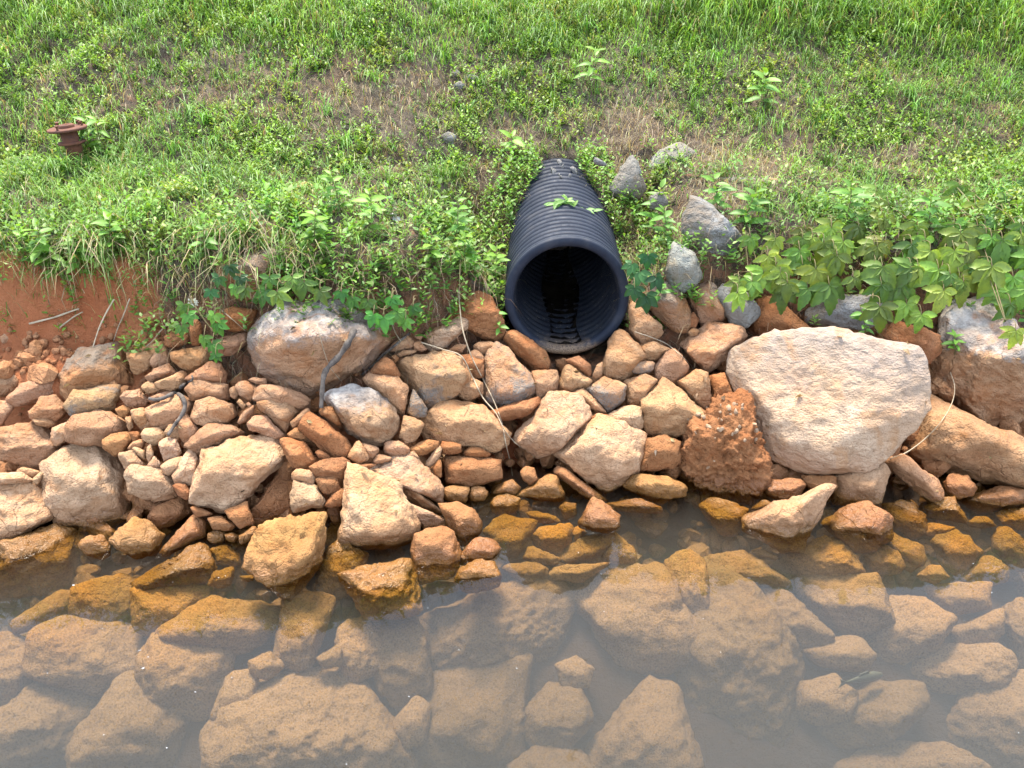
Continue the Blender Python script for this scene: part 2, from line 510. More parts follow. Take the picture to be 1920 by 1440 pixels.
# ------------------------------------------------------------------ stones of the bank
ROCKS = """d|.42|large wedge boulder with a dark weathered top below the red soil|172,650 220,646 230,670 242,690 262,725 225,738 175,750 120,758 108,732 115,700 150,660
o|.5|tan stone cut by the picture edge, just below the bare red soil|-15,700 0,696 28,700 38,710 35,725 15,740 0,745 -15,744
o|.5|sloping brown stone leaning against the dark topped wedge boulder|15,745 38,722 82,705 108,715 110,740 95,750 58,760 25,762
o|.5|tan stone at the picture edge above the big smooth round boulder|-15,751 0,750 19,752 28,758 15,780 0,800 -15,798
o|.5|squarish brown stone sitting above the big smooth round boulder|68,758 78,745 105,742 121,758 125,775 105,792 75,792 54,778
o|.4|thin flat slab wedged under the squarish brown stone|62,785 90,785 105,795 92,801 70,798
s|.5|long grey streaked stone lying below the dark topped wedge boulder|122,758 140,732 220,722 224,745 215,765 160,780 140,781 125,770
o|.5|long rounded stone below the grey streaked stone|122,808 140,782 190,770 225,780 238,795 232,812 195,835 155,835 130,830
p|.5|thin upright flake between the smooth round boulder and the long rounded stone|95,820 100,802 132,785 138,786 122,810 128,825 108,835 96,828
o|.55|big smooth round tan boulder at the picture edge|-25,805 15,790 60,792 82,810 112,842 110,852 75,878 32,875 0,865 -25,855
o|.45|small pointed stone at the end of the long grey streaked stone|226,745 235,735 262,730 278,750 272,760 240,762
o|.5|blocky stone beside the upper corner of the dark topped wedge boulder|239,662 258,655 305,641 310,655 290,678 282,690 252,701 242,685
o|.4|small wedge resting against the blocky stone by the dark topped boulder|282,675 295,658 310,651 318,668 319,682 288,689
o|.45|angular tan block hanging over a gap below the trailing creeper|320,662 332,656 390,648 394,668 385,685 355,695 348,682 322,675
o|.5|flat sided stone under the small wedge near the trailing creeper|272,705 292,690 315,682 331,700 308,712 280,719
o|.45|tapered stone just above the fork of the twig|291,719 315,710 344,696 349,708 342,725 322,735 300,730
o|.5|small squat stone between the wedge boulder and the tapered stone|266,725 278,715 300,721 302,732 278,740
o|.45|thin stone lying under the short arm of the forked twig|278,746 310,734 325,735 322,745 295,754 280,754
o|.42|big angular block crossed by the long arm of the forked twig|272,765 300,752 335,740 362,752 360,772 335,785 308,806 288,795
o|.4|narrow upright stone left of the block under the forked twig|246,768 270,764 278,780 288,802 265,806 250,785
o|.5|small chip beside the narrow upright stone|234,782 246,781 250,800 242,808
b|.5|dark brown stone sunk behind the small pointed stone|216,768 232,760 244,768 240,780 225,782
o|.6|rough tan stone sloping down from the trailing creeper tip|348,710 370,698 392,679 412,682 424,700 420,718 375,720
o|.6|broad flat faced stone below the rough stone at the creeper tip|346,730 368,710 390,710 425,722 428,750 390,748 360,752
o|.35|large boxy stone right of the long arm of the forked twig|358,780 368,752 392,745 435,758 444,775 422,790 372,800
o|.5|upright stone below the end of the forked twig|330,792 348,776 362,790 370,802 360,828 342,832 338,810
o|.4|ridge shaped stone tucked behind the big speckled boulder|349,835 370,812 390,795 435,800 459,812 412,832 372,855 362,845
p|.5|big speckled boulder with a rough pale top above the water|370,868 380,845 410,830 462,812 505,815 530,836 537,853 525,870 515,890 482,922 455,938 430,957 395,955 362,935 358,905
o|.5|small stone touched by the lower tip of the forked twig|308,810 318,795 332,800 340,815 332,826 315,820
p|.45|pale lozenge stone beside the lower tip of the forked twig|264,815 270,805 295,802 312,815 308,825 288,835 270,825
b|.4|dark tapered stone below the long rounded stone|191,825 208,815 240,811 248,825 238,838 220,855 208,850 195,838
b|.5|small dark chip above the pale lozenge stone|242,810 260,809 265,822 250,830
o|.5|small chip under the pale lozenge stone|240,842 250,830 266,824 271,830 265,840
p|.5|pale smooth stone right of the cream topped boulder|221,850 230,845 250,844 265,860 274,878 250,882 235,878
p|.5|little chip leaning behind the pale smooth stone|248,842 255,839 272,845 272,862 265,860
p|.5|tiny upright sliver among the small pale stones|275,838 282,834 288,852 278,866 274,855
p|.4|pale tooth shaped block below the lower tip of the forked twig|299,830 312,821 332,825 339,848 332,858 308,865 301,845
p|.5|small pale pyramid between the tooth shaped block and the two tone stone|275,875 288,855 301,870 292,882 278,880
p|.5|pale curved stone under the tooth shaped block|301,872 322,860 345,856 342,872 322,888 310,891
p|.45|big cream topped boulder with an orange stained lower face|82,872 125,842 147,832 195,842 217,865 235,882 242,932 244,967 230,985 200,1000 160,1002 112,982 78,942 72,910
p|.45|two tone pale and brown stone right of the cream topped boulder|235,888 250,872 282,878 300,880 320,898 330,928 295,940 265,932 245,922 235,908
o|.5|small tan stone wedged under the smooth round boulder|32,884 45,876 75,884 65,895 50,895
p|.5|whitish stone lying above the jagged white slab|-10,888 15,884 40,885 60,898 58,904 5,908 -10,908
p|.5|small pale chip touching the cream topped boulder|61,898 75,885 82,888 72,908 65,905
p|.75|jagged white slab at the picture edge overhanging the water|-15,908 22,904 65,905 75,920 76,942 72,952 100,952 112,962 108,975 75,990 45,1002 22,1012 -15,1010
y|.5|huge ochre slab half under water below the jagged white slab|-15,1012 25,1015 100,982 135,988 158,1005 145,1022 146,1085 140,1098 75,1112 -15,1125
y|.35|small ochre knob in the water beside the huge ochre slab|148,1022 165,1005 190,1004 204,1022 205,1040 190,1050 162,1038
y|.6|four cornered ochre stone at the waterline below the cream topped boulder|204,1015 225,995 248,970 265,982 278,995 308,1002 302,1020 290,1040 255,1048 220,1032
b|.5|brown stone hidden under the two tone stone|245,925 265,938 292,945 288,960 278,968 252,955
b|.5|brown cube with a white patch on its corner|278,975 292,948 342,930 355,942 360,962 332,982 295,995 280,985
b|.45|pinkish topped long stone at the waterline below the white cornered cube|302,1030 312,1010 330,992 358,970 380,968 389,985 385,1005 360,1015 332,1030 310,1045
y|.5|mossy yellow boulder sloping into the water|250,1090 288,1065 335,1030 370,1015 388,1025 395,1045 400,1068 385,1098 325,1110 275,1118 255,1112
p|.5|pale tan stone tucked against the side of the speckled boulder|322,890 328,878 342,860 355,840 370,860 375,888 355,908 328,902
b|.5|dark stone in the gap below the pale tan stone by the speckled boulder|325,908 350,908 358,925 355,938 335,928
b|.4|flat wet stone beneath the speckled boulder|390,972 410,968 442,985 430,995 400,992
b|.5|thin wet stone beside the white cornered cube|358,950 385,958 398,965 370,970
b|.5|dark stone in the shadow under the speckled boulder|422,960 462,942 475,980 450,990 430,972
b|.5|reddish wet block under the right flank of the speckled boulder|468,958 488,932 505,912 522,890 532,888 550,900 548,950 528,968 480,986 470,975
y|.4|small mossy cube beside the mossy yellow boulder|390,1000 400,994 418,998 420,1020 400,1022 388,1012
y|.4|tiny ochre chip beside the small mossy cube|422,1002 435,998 448,1005 438,1018 425,1012
y|.5|ochre flake left of the big pitted ochre boulder|448,1005 475,988 482,995 472,1010 450,1020
y|.5|mossy lump below the small mossy cube|395,1030 425,1022 440,1035 450,1055 435,1062 405,1058
y|.6|big pitted ochre boulder standing in the shallows|460,1060 468,1025 492,988 528,975 562,960 612,962 612,980 600,1000 592,1025 598,1048 588,1072 568,1095 562,1118 545,1128 515,1115 490,1098 485,1080
y|.5|submerged yellow stone right of the mossy yellow boulder|400,1072 435,1064 440,1072 432,1095 412,1102 390,1095
y|.4|bright yellow sunken chip beside the pitted ochre boulder|450,1080 475,1078 475,1088 458,1091
u|.5|sunken yellow stone below the huge ochre slab|142,1105 175,1092 225,1082 250,1092 255,1135 238,1160 210,1171 185,1162 155,1165 140,1150
u|.5|sunken stone directly below the mossy yellow boulder|255,1112 325,1110 388,1100 390,1130 375,1155 325,1175 288,1188 260,1180 255,1148
u|.5|sunken yellow stone under the lower edge of the huge ochre slab|32,1160 75,1125 108,1112 140,1115 142,1145 110,1155 75,1165 38,1185
u|.6|broad sunken stone two rows below the huge ochre slab|65,1195 120,1165 230,1180 262,1210 265,1260 235,1300 170,1300 100,1280 65,1250
u|.5|sunken stone below the pitted ochre boulder|310,1183 393,1127 533,1147 500,1193 433,1223 333,1207
u|.5|upright sunken stone right of the one below the pitted ochre boulder|533,1150 540,1120 623,1120 600,1200 580,1240 550,1246 520,1227
y|.45|wedge with a small white patch half under water below the cream block|634,1075 652,1060 690,1060 728,1050 768,1048 775,1070 790,1098 790,1140 762,1162 690,1158 672,1135 658,1110 640,1092
y|.5|ochre slab sloping into the water from under the cream block|592,1115 595,1060 615,1030 635,1010 645,1025 665,1032 688,1040 685,1058 645,1060 635,1078 655,1110 640,1122 615,1120
p|.8|big cream four sided block leaning over the water|634,1000 638,965 645,902 648,885 655,872 672,875 685,882 740,905 760,932 772,970 784,1000 775,1012 720,1025 658,1026 635,1018
p|.8|smooth cream slab behind the cream four sided block|685,880 710,868 742,855 782,862 802,885 830,905 835,922 828,942 802,928 758,910 740,908
p|.5|pale finger shaped stone lying across the cream slab|755,908 765,904 782,912 800,932 828,955 842,970 838,972 812,960 772,940 755,920
p|.4|crumbly stone under the pale finger shaped stone|768,945 782,948 810,962 835,975 838,988 812,988 795,992 775,970
b|.32|rounded cube with a white top and a waterline around its middle|771,1020 778,1002 800,989 830,988 850,1000 858,1015 862,1035 850,1080 812,1092 790,1092 772,1060
p|.5|small pale oval stone on top of the white cube|548,888 555,880 580,881 590,888 590,908 570,902 550,898
p|.6|small white cube under the pale oval stone|546,920 551,901 590,910 600,920 608,940 600,950 565,958 552,960 545,945
b|.6|brown flat stone above the white cube and the cream block|582,878 605,865 638,859 655,868 648,895 632,900 595,895
b|.4|brown block right of the small white cube|592,896 632,894 638,918 610,926 600,915
b|.5|reddish chip against the left side of the cream block|610,950 625,928 645,915 642,940 640,950 620,945
b|.4|wet brown stone in the gap left of the cream block|612,958 625,946 640,948 638,985 630,988 618,968
b|.5|hidden tan slab behind the top corner of the cream block|642,890 652,871 705,870 682,881
w|.42|large boulder with a chalk white and grey top|462,630 478,612 522,575 560,564 580,568 620,558 645,578 672,590 692,605 715,610 738,642 718,662 692,680 658,705 615,720 600,740 580,744 548,732 512,715 485,695 482,675 465,652
o|.5|small diamond shaped stone below the chalk white topped boulder|441,725 460,714 480,725 482,738 470,752 452,742
o|.5|small rounded stone left of the diamond shaped stone|430,730 438,724 445,726 448,738 440,748 431,742
o|.5|thin chip above the diamond shaped stone|465,712 475,708 498,710 500,721 480,720
o|.4|long low stone along the foot of the chalk white topped boulder|481,725 490,720 530,725 560,735 582,750 578,762 558,770 548,752 522,745 485,752 475,750
o|.6|triangular wedge stone in front of the long low stone|484,752 535,744 548,758 558,770 545,795 535,808 512,790 488,765
o|.5|tiny chip under the diamond shaped stone|444,755 449,749 461,760 455,768
o|.5|tiniest chip beside the triangular wedge stone|461,758 466,754 472,760 468,766
o|.4|thin tilted sliver left of the triangular wedge stone|445,792 455,775 476,761 478,770 462,790 448,795
o|.5|drop shaped brown stone below the triangular wedge stone|464,792 478,780 500,781 518,800 535,815 520,821 495,812 470,805
o|.5|small triangular stone right of the triangular wedge stone|544,790 575,765 581,775 560,795 548,802
b|.45|big dark brown rectangular stone below the curved branch|560,800 590,774 610,780 640,805 652,822 658,845 648,859 620,855 590,832 565,812
b|.5|brown stone at the foot of the curved branch|600,770 610,762 625,765 638,798 620,788 602,775
w|.62|big oval stone speckled grey and white beside the curved branch|606,742 620,728 655,718 680,720 710,732 735,755 752,782 748,810 720,832 698,836 672,820 650,810 638,788 630,768 612,758
o|.5|smooth tan stone behind the speckled oval stone|680,712 695,700 718,702 745,708 765,725 762,755 755,780 740,760 712,732 685,720
b|.5|flaky layered brown stone under the chalk white topped boulder|698,690 722,670 735,675 750,702 745,710 718,700 695,700
s|.45|rounded boulder blotched with grey lichen in the middle of the bank|742,688 765,668 790,660 828,660 860,672 875,695 878,710 862,720 860,740 832,745 800,770 792,750 772,725 760,712
s|.5|small drop shaped grey stone under the lichen blotched boulder|768,752 775,730 790,745 800,765 798,780 778,782 765,775
o|.45|small round ended stone right of the lichen blotched boulder|862,715 885,708 905,718 905,740 880,752 862,745
b|.5|brown stone behind the lichen blotched boulder|860,668 885,665 908,675 905,700 885,710 872,690
o|.5|small tan chip above the lichen blotched boulder|842,658 860,645 875,648 865,662
o|.4|small rounded stone at the top of the grey flecked slanting stone|889,650 898,642 918,640 930,645 925,660 902,668
o|.4|wide low boulder with an overhanging ledge above the water pool|792,790 815,770 835,752 865,755 905,760 925,772 945,793 957,813 950,835 920,845 890,838 860,828 830,820 800,825 794,810
p|.42|yellowish tan brick shaped stone below the dry roots|794,630 810,615 840,602 860,595 874,602 875,618 845,645 830,655 802,658 792,645
b|.4|large brown boulder left of the black pipe|840,590 870,575 885,555 900,547 920,560 932,580 945,610 947,630 925,640 900,635 870,620 845,605
o|.5|tan chip beside the tip of the chalk white topped boulder|730,660 745,640 765,630 775,640 772,652 750,658
o|.5|thin flake above the lichen blotched boulder|745,665 755,658 780,656 778,662 750,670
o|.5|tan pebble left of the yellowish brick shaped stone|772,642 788,640 800,655 790,660 778,655
b|.5|tiny brown pebble at the upper edge of the lichen blotched boulder|735,668 742,665 748,672 740,682
o|.5|tiny pebble at the corner of the yellowish brick shaped stone|775,630 782,626 792,628 788,638
o|.42|squared tan stone right of the speckled oval stone|749,812 758,780 780,785 796,798 792,812 780,828 760,832 750,822
b|.5|brown flat stone below the squared tan stone|769,838 798,825 822,825 822,838 790,855 772,848
o|.45|tan block below the speckled oval stone|721,832 730,826 750,828 768,842 762,852 735,855 721,848
o|.5|small chip behind the smooth cream slab|762,850 775,846 786,860 765,858
o|.5|small tilted stone touching the underside of the speckled oval stone|678,832 685,830 710,840 710,848 700,860 688,850
o|.5|pyramid stone right of the big dark brown rectangular stone|652,858 672,828 688,852 690,862 672,870 658,862
o|.5|low chip between the pyramid stone and the smooth cream slab|700,865 708,852 735,858 728,865 705,870
b|.5|small dark pebble under the big dark brown rectangular stone|592,848 600,842 618,855 612,862 598,858
b|.5|rounded brown stone right of the speckled boulder top|525,825 540,820 570,830 588,845 600,865 580,880 550,878 538,860
b|.5|small brown stone above the rounded brown stone|539,815 555,802 568,815 575,825 548,822
p|.5|pale upright sliver right of the smooth cream slab|798,868 810,848 822,836 828,842 822,862 802,878
b|.5|dark upright chip beside the pale sliver|812,875 822,862 828,865 828,895 815,890
b|.5|dark stone below the wide ledge boulder, above the wet orange brick shaped stone|825,840 830,828 862,832 865,850 830,852
b|.5|flat brown stone under the wide ledge boulder, near the dry vine end|869,850 880,838 905,842 920,852 915,858 875,858
b|.42|wet orange brick shaped stone at the edge of the pool|828,865 832,854 870,855 935,862 942,870 940,898 922,907 885,911 838,905 830,885
o|.5|small tan stone left of the grey flecked slanting stone|880,662 892,656 908,670 905,680 885,680
b|.5|brown chip left of the grey flecked slanting stone|880,690 895,682 906,682 908,708 890,710
s|.7|slanting orange stone flecked with grey below the pipe|908,680 912,660 938,644 962,670 988,690 1005,715 1008,735 970,760 920,761 908,745
b|.5|brown stone under the pipe rim behind the slanting flecked stone|944,640 960,622 988,632 1020,660 1032,690 1000,695 985,680 962,665 948,650
o|.5|rounded tan stone right of the slanting flecked stone|999,696 1022,691 1042,695 1049,710 1040,732 1008,752 1000,720
b|.5|dark stone in shadow under the slanting flecked stone|918,770 968,764 1005,742 1015,752 985,780 952,792 930,790
o|.5|three sided stone in the shadow straight below the pipe mouth|1048,732 1055,710 1062,684 1080,695 1110,715 1102,728 1065,738
b|.5|curved dark stone directly under the pipe rim|1060,675 1085,668 1105,682 1109,705 1092,692 1075,680
o|.6|tall tapered stone propped under the right side of the pipe|1130,705 1135,680 1140,645 1158,619 1172,622 1188,650 1212,668 1205,680 1185,682 1184,700 1168,715 1145,710
o|.5|small stone left of the tall tapered stone under the pipe|1111,705 1120,685 1130,680 1128,708 1118,712
o|.5|tan stone behind the tall tapered stone|1202,650 1225,640 1255,655 1248,662 1230,675 1212,675
o|.5|pointed stone standing right beside the pipe rim|1178,578 1188,568 1202,572 1218,592 1242,610 1244,622 1230,638 1210,650 1192,638 1180,618
d|.4|grey topped orange boulder right of the pipe under the leafy shoots|1200,562 1212,535 1230,525 1268,528 1280,552 1290,585 1295,602 1285,620 1258,622 1240,602 1215,585
d|.5|cracked orange stone left of the grey round cobble|1290,555 1305,535 1338,530 1350,552 1358,582 1355,598 1328,602 1315,612 1308,592 1295,578
b|.5|small stone in the crack between the grey topped and cracked orange stones|1295,592 1300,585 1310,600 1305,615 1294,615
o|.5|tan pebble under the cracked orange stone|1290,622 1300,614 1312,620 1308,630 1292,630
o|.66|large tan boulder with a flat bright face below the grey cobble|1275,645 1288,635 1318,618 1328,605 1362,599 1392,610 1399,640 1375,650 1360,670 1330,698 1310,685 1282,662
o|.42|rounded block with a dark lower face left of the bright faced tan boulder|1225,692 1230,680 1248,660 1265,655 1280,665 1290,685 1288,700 1262,718 1228,710
s|.45|small grey tinted stone between the tall tapered stone and the rounded block|1185,685 1195,678 1228,678 1222,695 1205,702 1186,700
s|.5|grey tinted cube in the middle below the pipe|1100,730 1115,720 1135,708 1158,712 1174,722 1172,752 1160,765 1140,774 1120,760 1102,740
o|.6|flat tan stone right of the grey tinted cube|1171,715 1188,705 1208,702 1232,714 1225,728 1205,745 1200,760 1178,758 1178,732
o|.45|large two faced tan boulder left of the gravelly red clod|1202,745 1232,718 1242,709 1265,718 1290,745 1321,778 1305,805 1275,820 1255,811 1208,815 1204,785 1201,760
o|.4|egg shaped stone above the gravelly red clod|1270,715 1290,700 1305,694 1325,700 1332,725 1334,760 1320,770 1302,755 1275,728
p|.5|small pale block below the grey tinted cube|1141,778 1168,761 1200,760 1206,780 1205,798 1195,808 1160,795 1142,785
p|.6|large pale smooth boulder left of the grey tinted cube|969,825 980,795 1008,760 1035,738 1060,736 1088,742 1105,762 1105,782 1095,795 1052,825 1050,845 1018,856 988,845
p|.45|large pale cube with a cream scar at the pool edge|1041,850 1055,828 1107,795 1125,781 1157,792 1180,800 1207,822 1205,850 1192,885 1175,905 1137,922 1112,910 1077,878
o|.5|tan stone behind the grey tinted cube and the pale smooth boulder|1075,740 1095,728 1105,745 1130,765 1138,775 1110,768 1100,752
b|.5|brown chip between the pale smooth boulder and the small pale block|1108,782 1120,776 1140,778 1138,788 1112,790
b|.45|reddish rounded stone between the pale cube and the gravelly clod|1202,845 1210,822 1247,815 1275,830 1280,842 1275,865 1262,878 1235,884 1200,882
r|.5|gravelly rust red clod studded with pale chips|1280,860 1300,822 1307,795 1335,772 1355,752 1380,745 1392,770 1405,812 1425,835 1440,870 1440,890 1425,920 1390,938 1355,937 1332,925 1307,910 1287,893
b|.4|orange block squeezed between the egg shaped stone and the huge flat boulder|1330,705 1358,700 1370,725 1375,742 1355,752 1340,760 1334,725
f|.86|huge flat pale boulder with a grey shaded upper edge|1360,675 1365,660 1400,642 1440,627 1512,620 1582,612 1625,630 1680,652 1715,657 1731,675 1731,702 1735,730 1740,757 1742,785 1732,802 1685,842 1630,877 1600,886 1502,885 1477,870 1440,857 1425,835 1405,800 1395,770 1372,735 1362,700
w|.45|big boulder with a white scar and a dark crack at the picture edge|1737,702 1738,682 1755,670 1765,640 1762,600 1768,562 1800,555 1852,553 1870,580 1895,610 1920,630 1960,660 1960,770 1920,790 1877,802 1850,805 1810,788 1790,765 1750,735
b|.5|brown boulder in shade behind the huge flat boulder|1655,635 1665,612 1690,605 1740,620 1762,628 1765,652 1755,670 1738,680 1730,665 1712,655 1680,650
g|.5|grey boulder under the creeper leaves above the huge flat boulder|1520,585 1528,572 1558,555 1590,555 1640,555 1648,572 1635,602 1615,615 1580,610 1540,612 1522,602
b|.5|brown boulder between the grey round cobble and the huge flat boulder|1408,610 1420,562 1450,558 1475,575 1520,610 1520,620 1462,620 1425,628
g|.5|grey round cobble resting above the tan stones|1350,550 1360,538 1382,540 1405,555 1420,580 1418,595 1395,612 1375,608 1360,588 1352,572
o|.45|long tan slab sloping under the white scarred boulder|1690,850 1720,830 1742,800 1735,735 1762,745 1810,788 1850,802 1880,803 1915,828 1960,850 1960,930 1920,928 1865,910 1815,890 1760,868
o|.45|finger shaped orange stone pointing down below the long tan slab|1658,868 1675,855 1692,852 1720,872 1750,898 1768,932 1760,944 1738,940 1715,925 1688,908 1665,885
p|.55|pale topped block supporting the huge flat boulder|1566,892 1600,888 1620,882 1655,868 1665,888 1666,908 1660,932 1648,948 1625,945 1562,946 1560,925
b|.5|dark stone in the shade under the huge flat boulder|1505,892 1565,892 1570,912 1560,925 1522,918 1510,910
b|.5|dark rounded stone right of the finger shaped orange stone|1770,905 1785,888 1815,892 1832,915 1825,928 1795,934 1775,922
b|.45|long wet stone below the long tan slab at the picture edge|1800,938 1840,920 1875,912 1920,922 1930,940 1915,948 1862,955 1835,964 1812,955
y|.5|ochre stone in shallow water at the picture edge|1868,965 1888,955 1930,952 1930,992 1902,992 1880,980
p|.42|leaf shaped stone with a bright cream top standing in the water|1394,978 1412,965 1465,938 1510,920 1560,912 1565,922 1555,948 1542,975 1520,1005 1500,1010 1498,1030 1462,1035 1412,1012 1392,998
b|.5|wet pinkish brown hump right of the leaf shaped cream stone|1542,982 1558,965 1598,950 1615,941 1638,950 1662,958 1672,972 1668,1010 1635,1035 1600,1030 1568,1008
y|.6|broad ochre slab under water below the leaf shaped cream stone|1460,1042 1488,1030 1545,1005 1570,1010 1600,1045 1618,1072 1575,1088 1520,1079 1482,1072 1468,1055
y|.5|small ochre stone under the tip of the leaf shaped stone|1410,1032 1432,1030 1458,1045 1448,1050 1420,1042
u|.6|flat pale sunken slab below the leaf shaped cream stone|1330,1050 1360,1038 1400,1035 1425,1048 1472,1088 1462,1100 1420,1098 1380,1082 1350,1075
y|.5|rounded ochre stone under water left of the leaf shaped cream stone|1312,945 1340,935 1380,942 1402,955 1398,985 1380,1002 1355,1000 1335,968
b|.5|dark rounded stone in the water behind the leaf shaped cream stone|1432,900 1462,895 1495,898 1510,912 1495,928 1460,940 1440,930
y|.5|small brown stone between the gravelly clod and the leaf shaped stone|1408,958 1432,938 1452,948 1425,958
y|.4|flat orange stone lying in the pool under the reddish rounded stone|1170,912 1185,888 1200,884 1250,892 1285,915 1280,930 1238,944 1190,928
b|.5|long narrow stone breaking the water right of the small pyramid|1135,945 1162,938 1200,935 1238,950 1240,962 1202,955 1140,955
b|.5|reddish strip of rock along the foot of the pale cube|1040,888 1055,875 1078,888 1110,912 1135,935 1125,940 1100,932 1065,908
b|.55|small pyramid with a wet line standing in the pool|1086,980 1100,948 1115,935 1130,945 1160,965 1160,988 1140,998 1092,990
y|.45|arrow shaped stone half under water left of the pool strip|965,930 995,905 1025,892 1045,898 1056,925 1052,940 1015,938 980,935
b|.5|small rounded stone above the arrow shaped stone|976,882 988,875 1002,879 1008,898 995,909 982,900
y|.5|rounded greenish stone under water left of the arrow shaped stone|921,945 928,930 952,926 976,935 970,958 942,968 925,960
y|.5|small greenish cube under water below the wet orange brick shaped stone|879,930 885,915 902,912 915,925 908,938 888,942
y|.5|greenish flat stone under water left of the small greenish cube|832,915 855,911 880,915 872,942 855,940 835,935
y|.5|small sunken pyramid where the dry vine meets the pool|925,925 940,908 960,899 975,915 965,928 945,925
b|.5|smooth orange dome crossed by a slanting waterline|826,948 840,942 860,942 885,952 905,975 905,995 890,1010 865,1020 855,1010 845,985
y|.5|mossy pitted column under water in the middle of the pool|908,990 940,975 950,965 995,970 1005,980 1000,1010 985,1045 970,1055 940,1050 938,1015 915,1002
y|.45|bright ochre block under water right of the mossy column|998,1008 1010,988 1065,982 1075,992 1070,1020 1050,1040 1015,1030 1000,1018
y|.6|leaning ochre slab under water below the small pyramid|1044,1048 1090,1012 1115,1002 1150,1000 1138,1030 1105,1058 1072,1060
u|.5|split pale flake beside the leaning ochre slab|1128,1048 1150,1002 1165,1010 1185,1030 1190,1052 1165,1060 1140,1055
y|.5|flat ochre slab under the leaning slab|1028,1078 1052,1060 1080,1062 1142,1055 1112,1080 1085,1090 1035,1088
y|.5|rounded ochre stone below the mossy column|940,1065 965,1055 1000,1054 1025,1065 1028,1080 1015,1090 990,1098 962,1082
b|.5|pinkish stone at the waterline right of the white topped cube|856,1045 870,1025 890,1010 912,1008 935,1020 938,1030 928,1045 890,1058 865,1060
y|.4|mossy stone crowned with dry grass bits at the waterline|852,1085 865,1062 902,1048 925,1052 940,1080 932,1100 895,1112 865,1108
y|.5|small ochre stone below the white topped cube under water|792,1100 828,1090 860,1095 852,1110 825,1119 798,1110
y|.5|small knobbly stone under water left of the small pyramid|1048,950 1060,942 1080,945 1080,965 1060,975 1050,960
y|.5|flat sunken stone between the ochre block and the leaning slab|982,1048 995,1025 1015,1030 1052,1048 1045,1060 1015,1062
y|.5|thin sunken slab above the bright ochre block|988,962 1005,958 1040,968 1052,980 1015,982 995,972
y|.5|small sunken stone right of the bright ochre block|1072,995 1088,985 1100,1000 1080,1015
u|.55|large pitted sunken boulder with a row of dark holes|785,1205 800,1160 860,1120 930,1100 1000,1090 1050,1110 1067,1160 1050,1200 1000,1235 900,1265 840,1290 808,1260 790,1225
u|.5|deep blocky stone below the boulder with the row of holes|800,1280 830,1240 980,1240 992,1290 985,1350 960,1440 800,1450 780,1390
u|.6|large pale sunken boulder with a grey green stain|1076,1110 1090,1085 1130,1065 1200,1060 1240,1085 1260,1120 1300,1170 1312,1215 1285,1245 1240,1250 1170,1235 1120,1190 1090,1150
u|.5|sunken stone right of the stained pale boulder|1250,1060 1290,1040 1320,1050 1325,1100 1330,1150 1310,1180 1280,1140 1255,1105
u|.5|very long sunken boulder reaching toward the deep water|1270,1290 1320,1210 1320,1120 1330,1070 1380,1080 1410,1130 1420,1180 1490,1225 1495,1290 1490,1380 1440,1400 1350,1345 1290,1330
u|.5|oval sunken stone right of the very long boulder|1415,1114 1465,1107 1500,1130 1550,1187 1527,1218 1473,1207 1430,1168
u|.55|pale angular sunken boulder below the broad ochre slab|1496,1087 1635,1080 1665,1157 1642,1180 1600,1187 1527,1145
u|.55|rounded sunken boulder right of the pale angular one|1662,1126 1727,1126 1777,1164 1750,1215 1660,1245 1627,1200
u|.5|dim sunken stone under the pale angular boulder|1500,1218 1604,1195 1631,1230 1612,1257 1550,1249
u|.55|wide lens shaped sunken stone above the dark gap|1692,1257 1750,1215 1858,1211 1889,1238 1881,1280 1835,1299 1750,1288
u|.5|sunken stone crossed by the reflection edge of the bank|1739,1099 1850,1095 1850,1137 1797,1149 1762,1137
u|.5|small sunken stone above the wide lens shaped stone|1785,1180 1874,1145 1874,1187 1850,1211 1797,1211
u|.5|sunken stone cut by the picture edge above the lens shaped stone|1880,1150 1920,1130 1960,1140 1960,1260 1910,1240 1890,1190
u|.5|small round sunken stone below the fish tail|1500,1290 1560,1270 1600,1300 1590,1340 1540,1355 1500,1340
u|.5|deep sunken boulder directly below the fish|1540,1360 1620,1290 1720,1285 1730,1330 1680,1380 1580,1400 1540,1385
u|.5|deep round boulder at the corner of the picture|1780,1370 1820,1300 1900,1270 1960,1290 1960,1430 1830,1430 1785,1400
u|.5|faint deep boulder cut by the lower picture edge below the fish|1520,1440 1640,1400 1740,1395 1830,1440 1800,1490 1560,1490
u|.5|deep dome shaped boulder below the stained pale boulder|1095,1440 1150,1340 1210,1285 1260,1290 1285,1350 1300,1440 1280,1490 1110,1490
u|.5|sunken cube left of the boulder with the row of holes|640,1180 690,1160 730,1220 725,1245 660,1275 635,1240
u|.5|long dim stone between the sunken cube and the boulder with holes|700,1170 760,1150 800,1200 800,1290 750,1320 710,1270
u|.5|pale sunken stone at the picture edge under the ochre slab reflection|-40,1200 30,1195 62,1230 55,1290 20,1330 -40,1340
u|.5|deep dim slab in the lower corner of the picture|-40,1370 60,1290 160,1295 180,1330 140,1410 20,1450 -40,1450
u|.5|deep ridged boulder right of the dim corner slab|145,1390 180,1320 240,1270 300,1270 350,1300 360,1350 330,1450 160,1450
u|.5|dim pinkish sunken stone above the deep ridged boulder|265,1250 290,1200 370,1195 430,1220 420,1290 380,1340 320,1330 270,1290
u|.5|small dim stone left of the biggest deep boulder|400,1340 430,1270 480,1260 470,1330 420,1350
u|.5|biggest deep boulder at the lower edge, blurred by murky water|410,1380 470,1310 560,1270 640,1260 700,1310 740,1380 760,1440 740,1500 430,1500
u|.5|small round sunken stone above the biggest deep boulder|470,1240 510,1225 530,1250 500,1272 475,1262
u|.5|small sunken chip left of the sunken cube|595,1235 635,1210 640,1245 610,1252
